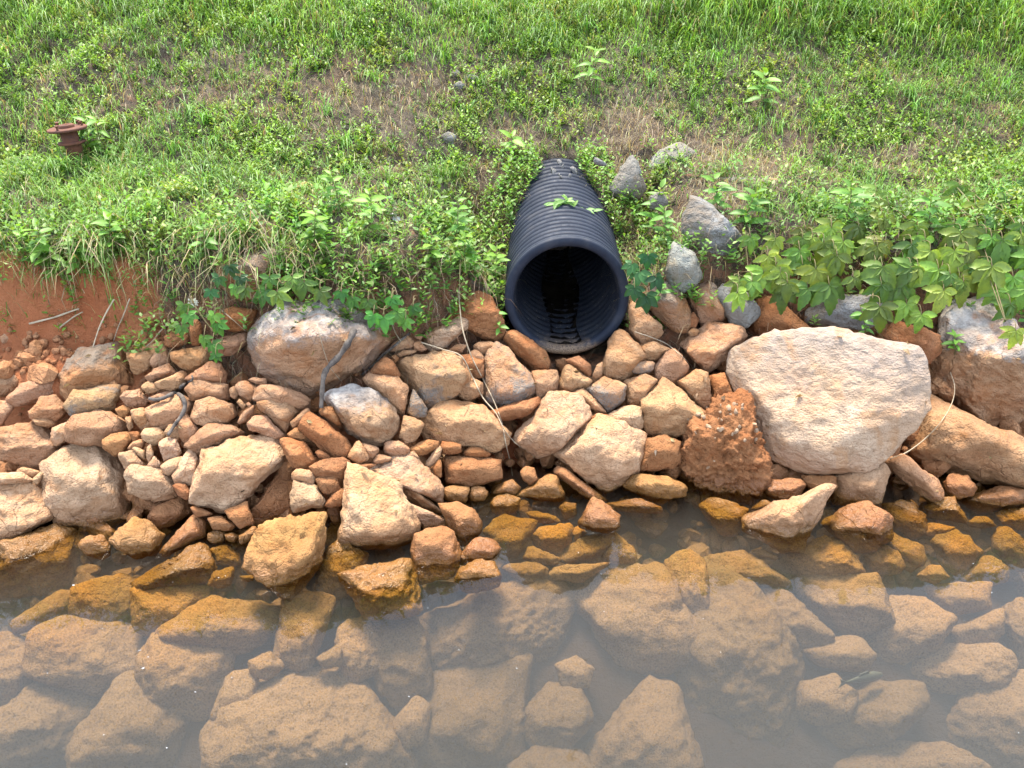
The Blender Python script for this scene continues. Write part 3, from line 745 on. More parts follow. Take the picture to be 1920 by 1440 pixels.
u|.5|small deep stone beside the deep blocky stone|735,1360 780,1310 805,1330 790,1390 750,1400
y|.5|oval brown stone under water right of the wet pinkish hump|1652,948 1678,938 1710,940 1735,965 1738,992 1712,1010 1680,990 1665,968
y|.5|four sided brown stone under water below the finger shaped stone|1735,950 1765,935 1790,932 1814,980 1778,980 1742,972
y|.5|large round brown boulder under water right of the ochre slabs|1745,1020 1760,1002 1790,995 1822,1008 1840,1035 1825,1062 1802,1080 1775,1070 1755,1048
y|.5|ochre stone under water between the oval and the round brown boulders|1655,1012 1672,998 1700,1008 1728,1025 1735,1050 1712,1072 1695,1065 1680,1032
y|.5|ochre lump under water right of the broad ochre slab|1618,1040 1655,1022 1680,1035 1695,1062 1680,1075 1640,1078 1625,1058
y|.5|thin flat stone under water below the long wet stone|1812,982 1830,968 1852,970 1870,988 1850,992 1830,990
y|.5|long brown stone under water at the picture edge|1860,1005 1872,988 1890,988 1915,1010 1930,1022 1930,1070 1902,1070 1888,1042 1862,1030
y|.5|yellow dome under water at the reflection edge|1802,1090 1820,1060 1840,1042 1870,1042 1888,1070 1885,1090 1840,1102
y|.5|small yellow stone under water left of the yellow dome|1718,1080 1745,1060 1762,1062 1780,1082 1750,1095
y|.5|thin brown slab under water above the round brown boulder|1728,998 1740,980 1788,988 1785,995 1745,1005
d|.4|large orange boulder half hidden by weeds above the chalk white topped boulder|412,500 450,485 500,462 540,458 558,470 562,500 545,540 500,568 450,570 415,540
b|.5|reddish stone set in the soil under the hanging grass|260,598 282,582 315,580 325,602 312,615 280,610
b|.5|pinkish stone above the angular block, beside the trailing creeper|308,630 325,620 352,620 355,642 322,652 310,645
b|.5|upright brown stone behind the trailing creeper leaves|355,612 368,600 378,610 378,645 358,648
o|.5|flat tan stone between the trailing creeper and the chalk white topped boulder|392,642 425,635 462,625 465,642 438,665 400,670
b|.5|red brown slab in the bank behind the trailing creeper|400,585 438,575 480,582 465,618 425,622 400,605
p|.5|pale pebble lying on the bare red soil|0,632 10,624 20,628 18,640 5,644
g|.6|pale grey pointed rock beside the buried end of the pipe|1148,345 1170,310 1185,297 1200,330 1207,350 1195,370 1150,362
g|.5|large grey rock uphill of the grey round cobble|1285,415 1300,375 1330,385 1385,440 1370,470 1320,480 1290,460
g|.5|dark grey rock right of the pipe among leafy shoots|1253,510 1262,460 1300,475 1313,520 1280,545 1258,535
g|.5|small grey stone in the weeds right of the pipe|1222,370 1240,362 1252,380 1240,395 1220,390
g|.5|flat brownish slab set in the dry grass of the slope|1330,350 1345,335 1415,337 1420,355 1385,365 1345,366
p|.5|small pale block beside the flat slab in the dry grass|1425,345 1455,335 1480,350 1470,370 1432,368
g|.5|broad weathered rock in the dry grass uphill of the pale grey pointed rock|1210,318 1240,285 1270,272 1300,290 1295,320 1240,330
p|.5|pale stone on the mossy bare patch of the bank|556,350 572,340 588,348 584,360 562,362
g|.5|slate grey pebble in the bare patch near the top of the bank|872,146 882,140 895,144 893,154 876,155
g|.5|pale pebble just uphill of the slate grey pebble|845,137 855,131 862,137 857,144 847,143
g|.5|flat grey pebble just below the slate grey pebble|851,160 861,153 870,158 865,168 854,167
g|.5|rounded grey pebble in the stony patch of the bank|728,163 737,158 747,162 744,171 731,171
g|.5|dull stone in the sparse weeds uphill and left of the pipe|828,255 842,248 854,256 848,270 832,268
u|.5|dim low stone in the murky gap below the boulder with holes|985,1335 1025,1290 1085,1300 1105,1350 1065,1405 1000,1395
u|.5|faint stone at the lower edge left of the deep dome shaped boulder|960,1440 1010,1405 1080,1410 1110,1450 1060,1490 980,1490
u|.5|faint small stone in the dark gap beside the stained pale boulder|1045,1250 1080,1235 1110,1255 1100,1285 1060,1290"""

def ico(level):
    me = bpy.data.meshes.new("tmp")
    import bmesh
    bm = bmesh.new()
    bmesh.ops.create_icosphere(bm, subdivisions=level, radius=1)
    bm.to_mesh(me); bm.free()
    V = np.empty(len(me.vertices) * 3); me.vertices.foreach_get("co", V)
    F = np.empty(len(me.polygons) * 3, np.int32); me.polygons.foreach_get("vertices", F)
    bpy.data.meshes.remove(me)
    V = V.reshape(-1, 3)
    return V / np.linalg.norm(V, axis=1)[:, None], F.reshape(-1, 3)
ICO = {k: ico(k) for k in (2, 3, 4, 5, 6)}

def hull2(pts):
    pts = sorted(set(map(tuple, pts)))
    def half(ps):
        h = []
        for p in ps:
            while len(h) > 1 and (h[-1][0] - h[-2][0]) * (p[1] - h[-2][1]) - (h[-1][1] - h[-2][1]) * (p[0] - h[-2][0]) <= 0: h.pop()
            h.append(p)
        return h[:-1]
    return np.array(half(pts) + half(pts[::-1]))

def simplify(P, tol):
    """drop outline points that lie close to the line between their neighbours"""
    P = [np.array(p, float) for p in P]
    while len(P) > 5:
        best, bi = 1e9, -1
        for i in range(len(P)):
            a, b, c = P[i - 1], P[i], P[(i + 1) % len(P)]
            d = c - a
            h = abs(d[0] * (b - a)[1] - d[1] * (b - a)[0]) / (np.linalg.norm(d) + 1e-9)
            if h < best: best, bi = h, i
        if best > tol: break
        P.pop(bi)
    return np.array(P)
def rock_shape(poly, f, level, code, r):
    """poly: outline in the plane facing the viewer (metres, origin inside) -> vertices in (u, v, w), w toward the viewer"""
    ext = np.abs(poly).max(0)
    hu, hv = ext
    hw = {'f': .62, 'g': .8}.get(code, .85) * math.sqrt(hu * hv) if code != 'f' else .42 * hv
    hw = min(hw, 1.25 * min(hu, hv)) if code != 'f' else hw
    q = hull2(poly / ext)
    D = ICO[level][0]
    N, dd = [], []
    def plane(n, d):
        n = np.asarray(n, float); L = np.linalg.norm(n)
        N.append(n / L); dd.append(max(d / L, .12))
    for i in range(len(q)):
        a, b = q[i], q[(i + 1) % len(q)]
        t = b - a
        n2 = np.array([t[1], -t[0]]); L = np.linalg.norm(n2)
        if L < 1e-6: continue
        n2 /= L
        d = n2 @ a
        for s0, s1, sg in ((.06, .55, 1), (.2, .7, -1)):
            k = r.uniform(s0, s1) * sg
            plane((n2[0], n2[1], k), d)
    vr = 1 - 2 * f
    wf = .92
    ux = r.uniform(-.25, .25)
    def through(n, p): plane(n, float(np.dot(n, p)))
    R = np.array([ux, vr, wf])
    j = .16 if code != 'f' else .06
    through(np.array([r.uniform(-j, j), wf - .12, 1 - vr]), R)
    through(np.array([r.uniform(-j, j), -(wf - .12), vr + 1 + .02]), R)
    if r.random() < .6 and code != 'f':
        sgn = r.choice([-1, 1])
        through(np.array([sgn * r.uniform(.35, .8), r.uniform(-.3, .3), 1.0]), np.array([sgn * r.uniform(.1, .5), r.uniform(-.3, .4), .8]))
    plane((r.uniform(-.2, .2), r.uniform(-.2, .2), -1), .9)
    sharp = {'f': 90, 'w': 130, 'd': 130, 'g': 60, 'r': 7, 'u': 18, 'y': 50}.get(code, r.choice([90, 140, 200, 260]))
    def radius():
        A = np.maximum(D @ np.array(N).T, 0) / np.array(dd)
        mA = A.max(1, keepdims=True)
        return 1.0 / (mA[:, 0] * ((A / mA) ** sharp).sum(1) ** (1.0 / sharp))
    X = D * radius()[:, None]
    for _ in range(0 if code == 'f' else 4):
        n = np.array([r.uniform(-1, 1), r.uniform(-1, 1), r.uniform(.55, 1.3)]); n /= np.linalg.norm(n)
        sup = (X @ n).max()
        plane(n, sup * r.uniform(.86, .97))
    X = D * radius()[:, None]
    for _ in range({3: 2, 4: 3, 5: 5, 6: 7}[level] if code != 'r' else 0):
        n = np.array([r.gauss(0, 1) for _ in range(3)]); n[2] = abs(n[2]) if r.random() < .7 else n[2]
        n /= np.linalg.norm(n)
        plane(n, (X @ n).max() * r.uniform(.86, .97))
    X = D * radius()[:, None]
    lo, hi = X[:, :2].min(0), X[:, :2].max(0)
    ql, qh = q.min(0), q.max(0)
    sc2 = (qh - ql) * (1.18 if code in 'ug' else 1.07 if code not in 'fw' else 1.01) / (hi - lo)
    X[:, :2] = (X[:, :2] - (lo + hi) / 2) * sc2 + (ql + qh) / 2
    S = np.array([hu, hv, hw])
    X = X * S
    size = float(np.cbrt(hu * hv * hw))
    o = np.array([r.uniform(0, 200) for _ in range(3)])
    Dn = D
    U = X / size
    k = {'r': 2.2, 'y': 1.2, 'u': 1.0, 'f': .55}.get(code, 1.0)
    disp = .06 * k * fbm(U * 1.3 + o, 2) + .040 * k * fbm(U * 3.6 + o * 1.3, 3)
    rid = 1 - np.abs(fbm(U * 2.6 + o * .7, 3))
    disp += .05 * k * (rid - .8)
    if code != 'r':                                        # broken ledges along the bedding
        ax = np.array([r.gauss(0, 1) for _ in range(3)]); ax /= np.linalg.norm(ax)
        sl = (U @ ax) * r.uniform(2.5, 5.0) + .55 * fbm(U * 2.1 + o, 2)
        fr = sl - np.floor(sl)
        disp += .05 * (fr ** 4) * np.clip(1.6 * vnoise(U * 1.4 + o * .3), 0, 1)
    if level >= 4:
        disp += .016 * k * fbm(U * 11 + o * 2.1, 2)
    if code in 'yu':
        disp -= (.04 if code == 'u' else .14) * np.clip(vnoise(U * 8 + o) - .35, 0, 1)
        if level >= 5: disp -= .05 * np.clip(vnoise(U * 17 + o * 1.7) - .28, 0, 1)
    if code == 'r':
        disp += .06 * np.abs(vnoise(U * 7 + o)) + .06 * np.abs(vnoise(U * 15 + o)) + .045 * vnoise(U * 31 + o)
    fade = 1.0
    X = X + Dn * (disp * size * fade)[:, None]
    return X, hw

TINT = {'o': (.51, .31, .18), 'p': (.585, .40, .262), 'b': (.39, .19, .085), 'g': (.30, .315, .315), 's': (.50, .315, .185), 'w': (.50, .315, .185),
        'y': (.42, .24, .085), 'u': (.46, .32, .18), 'r': (.36, .175, .08), 'd': (.45, .25, .13), 'f': (.565, .415, .29)}
LICH = {'s': .95, 'g': .5, 'w': .5, 'o': .12, 'p': .05, 'd': .3, 'f': .1}
WATER_ROW = {"huge ochre slab half under": 1050, "big cream topped boulder": 998, "jagged white slab": 1025, "four cornered ochre stone": 1040, "white patch on its corner": 995, "pinkish topped long stone": 1030,
             "mossy yellow boulder sloping": 1062, "big pitted ochre boulder standing": 1092, "wedge with a small white patch": 1088, "big cream four sided block leaning": 1034, "rounded cube with a white top": 1060,
             "pinkish stone at the waterline right": 1046, "mossy stone crowned": 1078, "smooth orange dome": 1005, "small pyramid with a wet line": 985, "leaf shaped stone with a bright": 1004,
             "wet pinkish brown hump right": 992, "reddish wet block under": 985, "small ochre knob in the water": 1040, "small mossy cube": 1020, "crumbly stone under": 995,
             "gravelly rust red clod": 936, "pale topped block supporting": 946, "wet brown stone in the gap left": 980, "brown stone hidden under": 968}
rock_tris_V, rock_tris_F, voff = [], [], 0
rock_objs = {}
for line in ROCKS.strip().split("\n"):
    code, f, label, pts = line.split("|")
    P = np.array([[float(v) for v in p.split(",")] for p in pts.split()])
    r = random.Random(label)
    P = simplify(P, .085 * math.sqrt(np.ptp(P[:, 0]) * np.ptp(P[:, 1])) if code not in 'fwr' else 1.0)
    c = (P.min(0) + P.max(0)) / 2
    c = .5 * c + .5 * P.mean(0)
    rad_px = float(np.sqrt(np.ptp(P[:, 0]) * np.ptp(P[:, 1])) / 2)
    d = ray(*c)
    U = np.array([1.0, 0, 0]); U -= d * (U @ d); U /= np.linalg.norm(U)
    Vv = np.cross(U, d); Vv /= np.linalg.norm(Vv)
    if Vv[2] < 0: Vv = -Vv
    W = -d
    C = hit_surface(*c)
    dist = np.linalg.norm(C - CAM)
    zc = dist * (d @ np.array([0, CP, -SP]))
    size = rad_px * dist / F_PX
    back = {'u': .55, 'f': -.25, 'y': .4, 'g': -.15}.get(code, .3) * size
    if code == 'p' and c[1] < 400: back = -.3 * size
    dist = dist + back
    for key, yw in WATER_ROW.items():
        if key in label:                                   # stone that breaks the surface: the pond meets it at this height
            dw = ray(c[0], yw)
            dist = float((dw * (CAM_H / -dw[2])) @ d) + .42 * size
    C = CAM + d * dist
    # outline -> plane through C that faces the viewer
    poly = []
    for p in P:
        dr = ray(*p)
        t = dist / (dr @ d)
        X = CAM + dr * t - C
        poly.append((X @ U, X @ Vv))
    poly = np.array(poly)
    level = 6 if rad_px > 115 or code == 'r' else 5 if rad_px > 48 else 4 if rad_px > 20 else 3
    X, hw = rock_shape(poly, float(f), level, code, r)
    Vw = X[:, :1] * U + X[:, 1:2] * Vv + X[:, 2:] * W
    big = rad_px > 52
    nm = "boulder" if big else ("stone" if rad_px > 14 else "pebble")
    mat = {'d': M_DARK, 'w': M_WHITE, 'f': M_FLAT}.get(code, M_ROCK)
    me = new_mesh(nm, Vw, ICO[level][1], mat)
    base = Vector((float(C[0]), float(C[1]), float(C[2])))
    o = obj(nm, me, None, base)
    j = r.uniform(.86, 1.1)
    t = TINT[code]
    if code == 'f': j, r = 1.0, random.Random(2)
    o.color = (t[0] * j, t[1] * j * r.uniform(.97, 1.03), t[2] * j * r.uniform(.92, 1.06), LICH.get(code, 0))
    tag(o, label, "boulder" if big else "stone" if nm == "stone" else "pebble", "stones under water" if code == 'u' else "stones of the bank")
    rock_tris_V.append(Vw + C); rock_tris_F.append(ICO[level][1] + voff); voff += len(Vw)
    rock_objs[label] = (o, C, X)
BVH = BVHTree.FromPolygons(np.vstack(rock_tris_V).tolist(), np.vstack(rock_tris_F).tolist())
def on_stones(px, py, lift=.01):
    d = ray(px, py)
    h = BVH.ray_cast(Vector(CAM), Vector(d))
    g = hit_surface(px, py, ground)
    tg = np.linalg.norm(g - CAM)
    t = min(h[3] if h[0] is not None else 99, tg)
    return CAM + d * (t - lift)

# pale chips stuck in the rust red clod: its parts
clod, cC, cX = rock_objs["gravelly rust red clod studded with pale chips"]
rr = random.Random(5)
chip_me = []
for k in range(4):
    Dk, Fk = ICO[2]
    s = np.array([rr.uniform(.6, 1.2), rr.uniform(.5, .9), rr.uniform(.35, .6)])
    nn = np.array([[rr.gauss(0, 1) for _ in range(3)] for _ in range(9)]); nn /= np.linalg.norm(nn, axis=1)[:, None]
    A = np.maximum(Dk @ nn.T, 0) / .8
    Xk = Dk * ((A ** 24).sum(1) + 1e-3)[:, None] ** (-1 / 24) * s
    chip_me.append(new_mesh("chip", np.clip(Xk, -1.3, 1.3), Fk, M_CHIP, False))
for k in range(34):
    px, py = 1290 + rr.random() * 130, 758 + abs(rr.gauss(0, 1)) * 42
    h = BVH.ray_cast(Vector(CAM), Vector(ray(px, py)))
    if h[0] is None or (np.array(h[0]) - cC) @ (np.array(h[0]) - cC) > .05: continue
    loc = np.array(h[0])
    if not (1285 < px < 1430): continue
    ch = obj("chip", chip_me[k % 4], clod)
    ch.location = Vector(loc - cC)
    ch.rotation_euler = (rr.uniform(0, 6), rr.uniform(0, 6), rr.uniform(0, 6))
    sc = rr.uniform(.004, .013)
    ch.scale = (sc, sc, sc * rr.uniform(.8, 1.6))
    ch.color = (.62, .43, .26, 0)

# small rubble that fills the gaps
def rubble(n, seed):
    r = np.random.default_rng(seed)
    Vs, Fs, off = [], [], 0
    D, Fi = ICO[2]
    for i in range(n):
        x = r.uniform(-2.3, 2.3)
        e = r.uniform(-.14, .56)
        y = waterline(x) + e
        if x < -1.25 and e > .36 and r.random() < .85: continue
        s = r.uniform(.014, .05) * (1.5 if e < -.1 else 1)
        nn = r.normal(size=(9, 3)); nn /= np.linalg.norm(nn, axis=1)[:, None]
        dd = r.uniform(.7, 1.0, 9)
        A = np.maximum(D @ nn.T, 0) / dd
        R = (A ** 18).sum(1) ** (-1 / 18)
        X = D * np.clip(R, .4, 1.5)[:, None] * s * r.uniform(.6, 1.15, 3)
        X += np.array([x, y, float(ground(x, y)) + s * .35 + r.uniform(0, .10) * (e < .45)])
        Vs.append(X); Fs.append(Fi + off); off += len(X)
    me = new_mesh("rubble", np.vstack(Vs), np.vstack(Fs), M_ROCK, False)
    o = obj("rubble", me)
    o.color = (.47, .255, .13, 0)
    return tag(o, "small orange rubble filling the gaps between the stones", "rubble", kind="stuff")
rubble(1500, 11)
def soil_crumbs():
    r = np.random.default_rng(4)
    Vs, Fs, off = [], [], 0
    D, Fi = ICO[2]
    for i in range(420):
        x = r.uniform(-2.2, -1.2); e = r.uniform(.36, .62); y = waterline(x) + e
        s = r.uniform(.004, .016)
        X = D * (1 + .3 * vnoise(D * 1.7 + i)[:, None]) * s * r.uniform(.7, 1.3, 3)
        X += np.array([x, y, float(ground(x, y)) + s * .4])
        Vs.append(X); Fs.append(Fi + off); off += len(X)
    o = obj("soil_crumbs", new_mesh("soil_crumbs", np.vstack(Vs), np.vstack(Fs), M_ROCK))
    o.color = (.44, .23, .12, 0)
    tag(o, "loose crumbs and gravel on the bare red soil", "gravel", kind="stuff")
soil_crumbs()

# ------------------------------------------------------------------ corrugated drain pipe
def mat_pipe(inner=False):
    s = NT("black_plastic_inside_shade" if inner else "black_plastic")
    tc = s.n("TexCoord"); P = tc.outputs['Object']
    n1, n2, n3 = s.noise(P, 9, 4), s.noise(P, 60, 3), s.noise(P, 220, 2)
    c = s.mix(s.rng(n1, .3, .7), (.010, .0125, .020), (.021, .025, .036))
    c = s.mix(s.rng(n1, .54, .72, 0, .45), c, (.06, .052, .045))
    sep = s.n("SeparateXYZ"); s.set(sep.inputs[0], P)
    mud = s.math('ADD', sep.outputs['Z'], s.math('MULTIPLY', s.math('SUBTRACT', n2, .5), .06))
    c = s.mix(s.math('MULTIPLY', s.rng(mud, -.185, -.225, 0, .85), s.rng(sep.outputs['Y'], .03, .13, 1, .0)), c, s.mix(s.rng(n3, .35, .65), (.09, .055, .028), (.34, .22, .13)))
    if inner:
        c = s.mix(1.0, c, (.5, .5, .5), 'MULTIPLY')  # same plastic halved in colour: the pipe's inner shade is painted in
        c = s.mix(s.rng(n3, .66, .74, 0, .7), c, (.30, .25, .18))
    s.principled(c, s.rng(n2, .3, .7, .5, .75), s.bump(n2, .2, .003), .2)
    return s.m
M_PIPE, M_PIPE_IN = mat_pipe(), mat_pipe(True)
pipe = empty("drain_pipe", (PIPE_X, PIPE_Y, PIPE_Z), "black corrugated plastic drain pipe sticking out of the grassy bank", "pipe")
def swept(ylist, rlist, seg=96):
    V = []
    th = np.linspace(0, 2 * np.pi, seg, endpoint=False)
    for y, r in zip(ylist, rlist):
        yy = max(y, 0)
        z0 = float(pipe_axis_z(PIPE_Y + yy)) - PIPE_Z
        sl = (float(pipe_axis_z(PIPE_Y + yy + .01)) - float(pipe_axis_z(PIPE_Y + yy))) / .01
        x0 = float(pipe_axis_x(PIPE_Y + yy)) - PIPE_X
        cs, sn = 1 / math.hypot(1, sl), sl / math.hypot(1, sl)
        V.append(np.stack([x0 + r * np.cos(th), y - sn * r * np.sin(th), z0 + cs * r * np.sin(th)], -1))
    V = np.vstack(V)
    n = len(ylist)
    i = np.arange(n - 1)[:, None] * seg; j = np.arange(seg)[None]
    a = i + j; b = i + (j + 1) % seg
    return V, np.stack([a, a + seg, b + seg, b], -1).reshape(-1, 4)
PITCH_R = .0455
yl, rl = [], []
for k in range(62):
    for t in (0, .10, .2, .35, .5, .65, .8, .90):
        yl.append(.030 + (k + t) * PITCH_R)
        g = min(t, 1 - t)
        rl.append(PIPE_R - .013 * (1 - float(sstep(0, .26, g))) - (.0025 * ((t - .5) / .5) ** 2))
V, Q = swept(yl, rl)
obj("ribbed_wall", new_mesh("ribbed_wall", V, Q, M_PIPE), pipe)
yl, rl = [], []
for k in range(62):
    for t in (0, .15, .3, .5, .7, .85):
        yl.append(.012 + (k + t) * PITCH_R); rl.append(.214 + .008 * math.sin(2 * math.pi * t))
V, Q = swept(yl, rl)
Q = Q[:, ::-1]
n = len(V)
V = np.vstack([V, V[-96:].mean(0)[None]])
capf = np.array([(n - 96 + j, n - 96 + (j + 1) % 96, n) for j in range(96)])
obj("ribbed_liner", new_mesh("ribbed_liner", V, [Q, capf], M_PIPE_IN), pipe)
prof = [(.034, .250), (.022, .2515), (.010, .2525), (.003, .251), (-.001, .246), (-.003, .238), (-.002, .229), (.001, .222), (.006, .2175), (.012, .2145), (.020, .214)]
V, Q = swept([p[0] for p in prof], [p[1] for p in prof])
obj("rim", new_mesh("rim", V, Q[:, ::-1], M_PIPE), pipe)
# silt and a film of water along the invert
r_ = np.random.default_rng(3)
ysil = np.linspace(.03, 2.0, 60); xsil = np.linspace(-1, 1, 17)
SV = []
for y in ysil:
    lvl = -.196 - .006 * math.sin(y * 9)
    half = math.sqrt(.2095 ** 2 - lvl ** 2)
    for u in xsil:
        zz = float(pipe_axis_z(PIPE_Y + y)) - PIPE_Z + lvl + .008 * float(vnoise(np.array([u * 4, y * 22, 1.0]))) - .015 * (1 - u * u)
        SV.append((u * half + float(pipe_axis_x(PIPE_Y + y)) - PIPE_X, y, zz))
ii = np.arange(60 * 17).reshape(60, 17)
SQ = np.stack([ii[:-1, :-1], ii[:-1, 1:], ii[1:, 1:], ii[1:, :-1]], -1).reshape(-1, 4)
M_SILT = mat_simple("wet_silt", (.006, .005, .004), (.02, .014, .009), 50, .2, .6, .004, .5)  # silt colour taken near black to paint in the dark of the interior
obj("silt_bed", new_mesh("silt_bed", SV, SQ, M_SILT), pipe)

# ------------------------------------------------------------------ rusty standpipe in the grass
gp = hit_surface(147, 303, ground)
sp = empty("standpipe", tuple(gp + np.array([0, 0, .005])), "rusty iron standpipe with a bolted flange in the grass", "standpipe")
sp.rotation_euler = (math.radians(5), math.radians(-4), 0)
k_ = .82 * float(np.linalg.norm(gp - CAM)) / F_PX           # metres for one pixel there
H_ = 62 * k_
V, Q = lathe([(.0, -.15), (14 * k_, -.15), (14 * k_, .30 * H_), (15 * k_, .34 * H_), (15.5 * k_, .95 * H_), (0, .96 * H_)], 24)
obj("riser", new_mesh("riser", V, Q, M_RUST), sp)
V, Q = lathe([(13 * k_, .50 * H_), (24 * k_, .52 * H_), (25 * k_, .55 * H_), (24 * k_, .585 * H_), (14 * k_, .60 * H_)], 36)
obj("lower_flange", new_mesh("lower_flange", V, Q, M_RUST), sp)
V, Q = lathe([(14 * k_, .90 * H_), (33 * k_, .915 * H_), (35 * k_, .935 * H_), (35 * k_, .985 * H_), (33.5 * k_, 1.0 * H_), (0, 1.0 * H_)], 40)
flange = obj("top_flange", new_mesh("top_flange", V, Q, M_RUST), sp)
V, Q = lathe([(14 * k_, 1.0 * H_), (14 * k_, 1.07 * H_), (12 * k_, 1.09 * H_), (7 * k_, 1.09 * H_), (6 * k_, 1.03 * H_), (0, 1.03 * H_)], 28)
hub = obj("hub", new_mesh("hub", V, Q, M_RUST), sp)
bolt_v, bolt_q = lathe([(0, -.01), (2.4 * k_, -.01), (2.4 * k_, 6 * k_), (3.6 * k_, 6 * k_), (3.6 * k_, 8.5 * k_), (0, 9 * k_)], 6)
bolt_me = new_mesh("bolt", bolt_v, bolt_q, M_RUST, False)
for a_ in (25, 62, 150, 262):
    b = obj("bolt", bolt_me, flange)
    b.location = (27 * k_ * math.cos(math.radians(a_)), 27 * k_ * math.sin(math.radians(a_)), 1.0 * H_)
    b.rotation_euler = (math.radians(8), math.radians(-10 if a_ < 90 else 6), 0)

# ------------------------------------------------------------------ branches, twigs and dry vines on the stones
def lay(pts, lift=.012, extra=None):
    out = []
    for i, p in enumerate(pts):
        l = p[2] if len(p) > 2 else lift
        out.append(on_stones(p[0], p[1], l))
    return np.array(out)
def wood(name, pts, r0, r1, mat, label=None, cat=None, parent=None, seg=8, lift=.012, group=None, knob=.12):
    P = lay(pts, lift)
    # keep the stick straight in depth where the stones behind it jump
    dist = np.linalg.norm(P - CAM, axis=1)
    sm = np.minimum(dist, np.interp(np.arange(len(dist)), [0, len(dist) - 1], [dist[0], dist[-1]]))
    P = np.array([CAM + (p - CAM) / d * s for p, d, s in zip(P, dist, sm)])
    S = smooth_path(P, 7)
    for i in range(len(S)):                                   # rest on whatever stone lies under it
        qx, qy = project(S[i])
        d = ray(float(qx), float(qy)); h = BVH.ray_cast(Vector(CAM), Vector(d))
        if h[0] is not None and np.linalg.norm(S[i] - CAM) > h[3] - .6 * max(r0, r1):
            S[i] = CAM + d * (h[3] - .6 * max(r0, r1))
    t = np.linspace(0, 1, len(S))
    rad = (r0 + (r1 - r0) * t) * (1 + knob * vnoise(np.stack([t * 14, t * 0 + r0 * 900, t * 0], -1)))
    O = S[0]
    V, F = tube(S - O, rad, seg)
    o = obj(name, new_mesh(name, V, F, mat), None, tuple(O))
    if parent is not None:
        o.parent = parent; o.location = tuple(O - np.array(parent.location))
    if label: tag(o, label, cat, group)
    return o
wood("branch", [(602, 765), (604, 735), (607, 705), (616, 688), (632, 672), (645, 655), (656, 637), (664, 618)], .0085, .0125, M_BARK,
     "thick dark curved branch leaning on the chalk white topped boulder", "branch", knob=.25, lift=.02)
wood("twig", [(678, 703), (695, 688), (715, 668), (740, 648), (768, 625)], .004, .0055, M_BARK, "straight thin stick beside the tip of the chalk white topped boulder", "stick")
tw = empty("forked_twig", tuple(on_stones(332, 737, .02)), "dark forked twig lying on the tan stones", "twig")
for pts, a, b in (([(332, 737), (322, 739), (307, 746), (292, 749), (279, 747)], .0085, .006), ([(332, 737), (341, 724), (352, 717), (361, 712), (360, 704)], .0075, .003),
                  ([(332, 737), (342, 745), (347, 760), (341, 778), (328, 796), (315, 816)], .0085, .006)):
    wood("arm", pts, a, b, M_BARK, parent=tw, lift=.02)
DV = [("long dry vine dangling from the weeds into the pool", [(860, 545, .05), (862, 575, .05), (868, 620, .04), (884, 668, .03), (905, 710), (925, 750), (940, 790), (948, 830), (957, 868), (961, 893)], .0028, .002),
      ("dry vine curving across the stones beside the long dangling one", [(790, 642), (830, 655), (865, 668), (885, 705), (905, 745), (930, 775), (945, 805), (962, 826), (975, 838)], .003, .0018),
      ("pale looping stem arching over the long tan slab", [(1668, 860), (1700, 848), (1735, 822), (1765, 790), (1785, 755), (1790, 725), (1782, 698)], .0022, .0015),
      ("dry stem drooping from the grass over the bare soil", [(214, 561, .06), (200, 585, .05), (188, 610, .03), (180, 632), (174, 652)], .003, .002),
      ("second dry stem drooping over the bare soil, nearer the pipe", [(243, 560, .06), (232, 590, .05), (221, 615, .03), (213, 640)], .0026, .0018),
      ("third dry stem drooping over the soil and ending at the blocky stone", [(315, 605, .05), (300, 622, .03), (285, 640), (274, 649)], .0024, .0016),
      ("pale stick lying on the bare red soil", [(55, 607), (75, 602), (105, 594), (130, 585), (148, 579)], .0045, .003),
      ("short grey stick beside the pale stick on the soil", [(112, 614), (125, 604), (140, 593), (155, 585)], .0035, .0025),
      ("thin dry stem between the trailing creeper and the chalk white topped boulder", [(408, 575), (425, 590), (443, 605), (462, 622)], .002, .0015),
      ("thin stem crossing the chalk white topped boulder", [(594, 606), (600, 630), (608, 660), (620, 690), (640, 715)], .0016, .0012),
      ("grey bent stem crossing the bright faced tan boulder", [(1190, 622), (1220, 632), (1250, 645), (1275, 665), (1293, 682), (1300, 694)], .002, .0015),
      ("thin root hanging among the dry roots by the yellowish brick stone", [(735, 608), (742, 625), (752, 640)], .0022, .0015)]
for label, pts, a, b in DV:
    wood("dry_stem", pts, a, b, M_STRAW, label, "dry stem", seg=6, group="dry stems and vines")

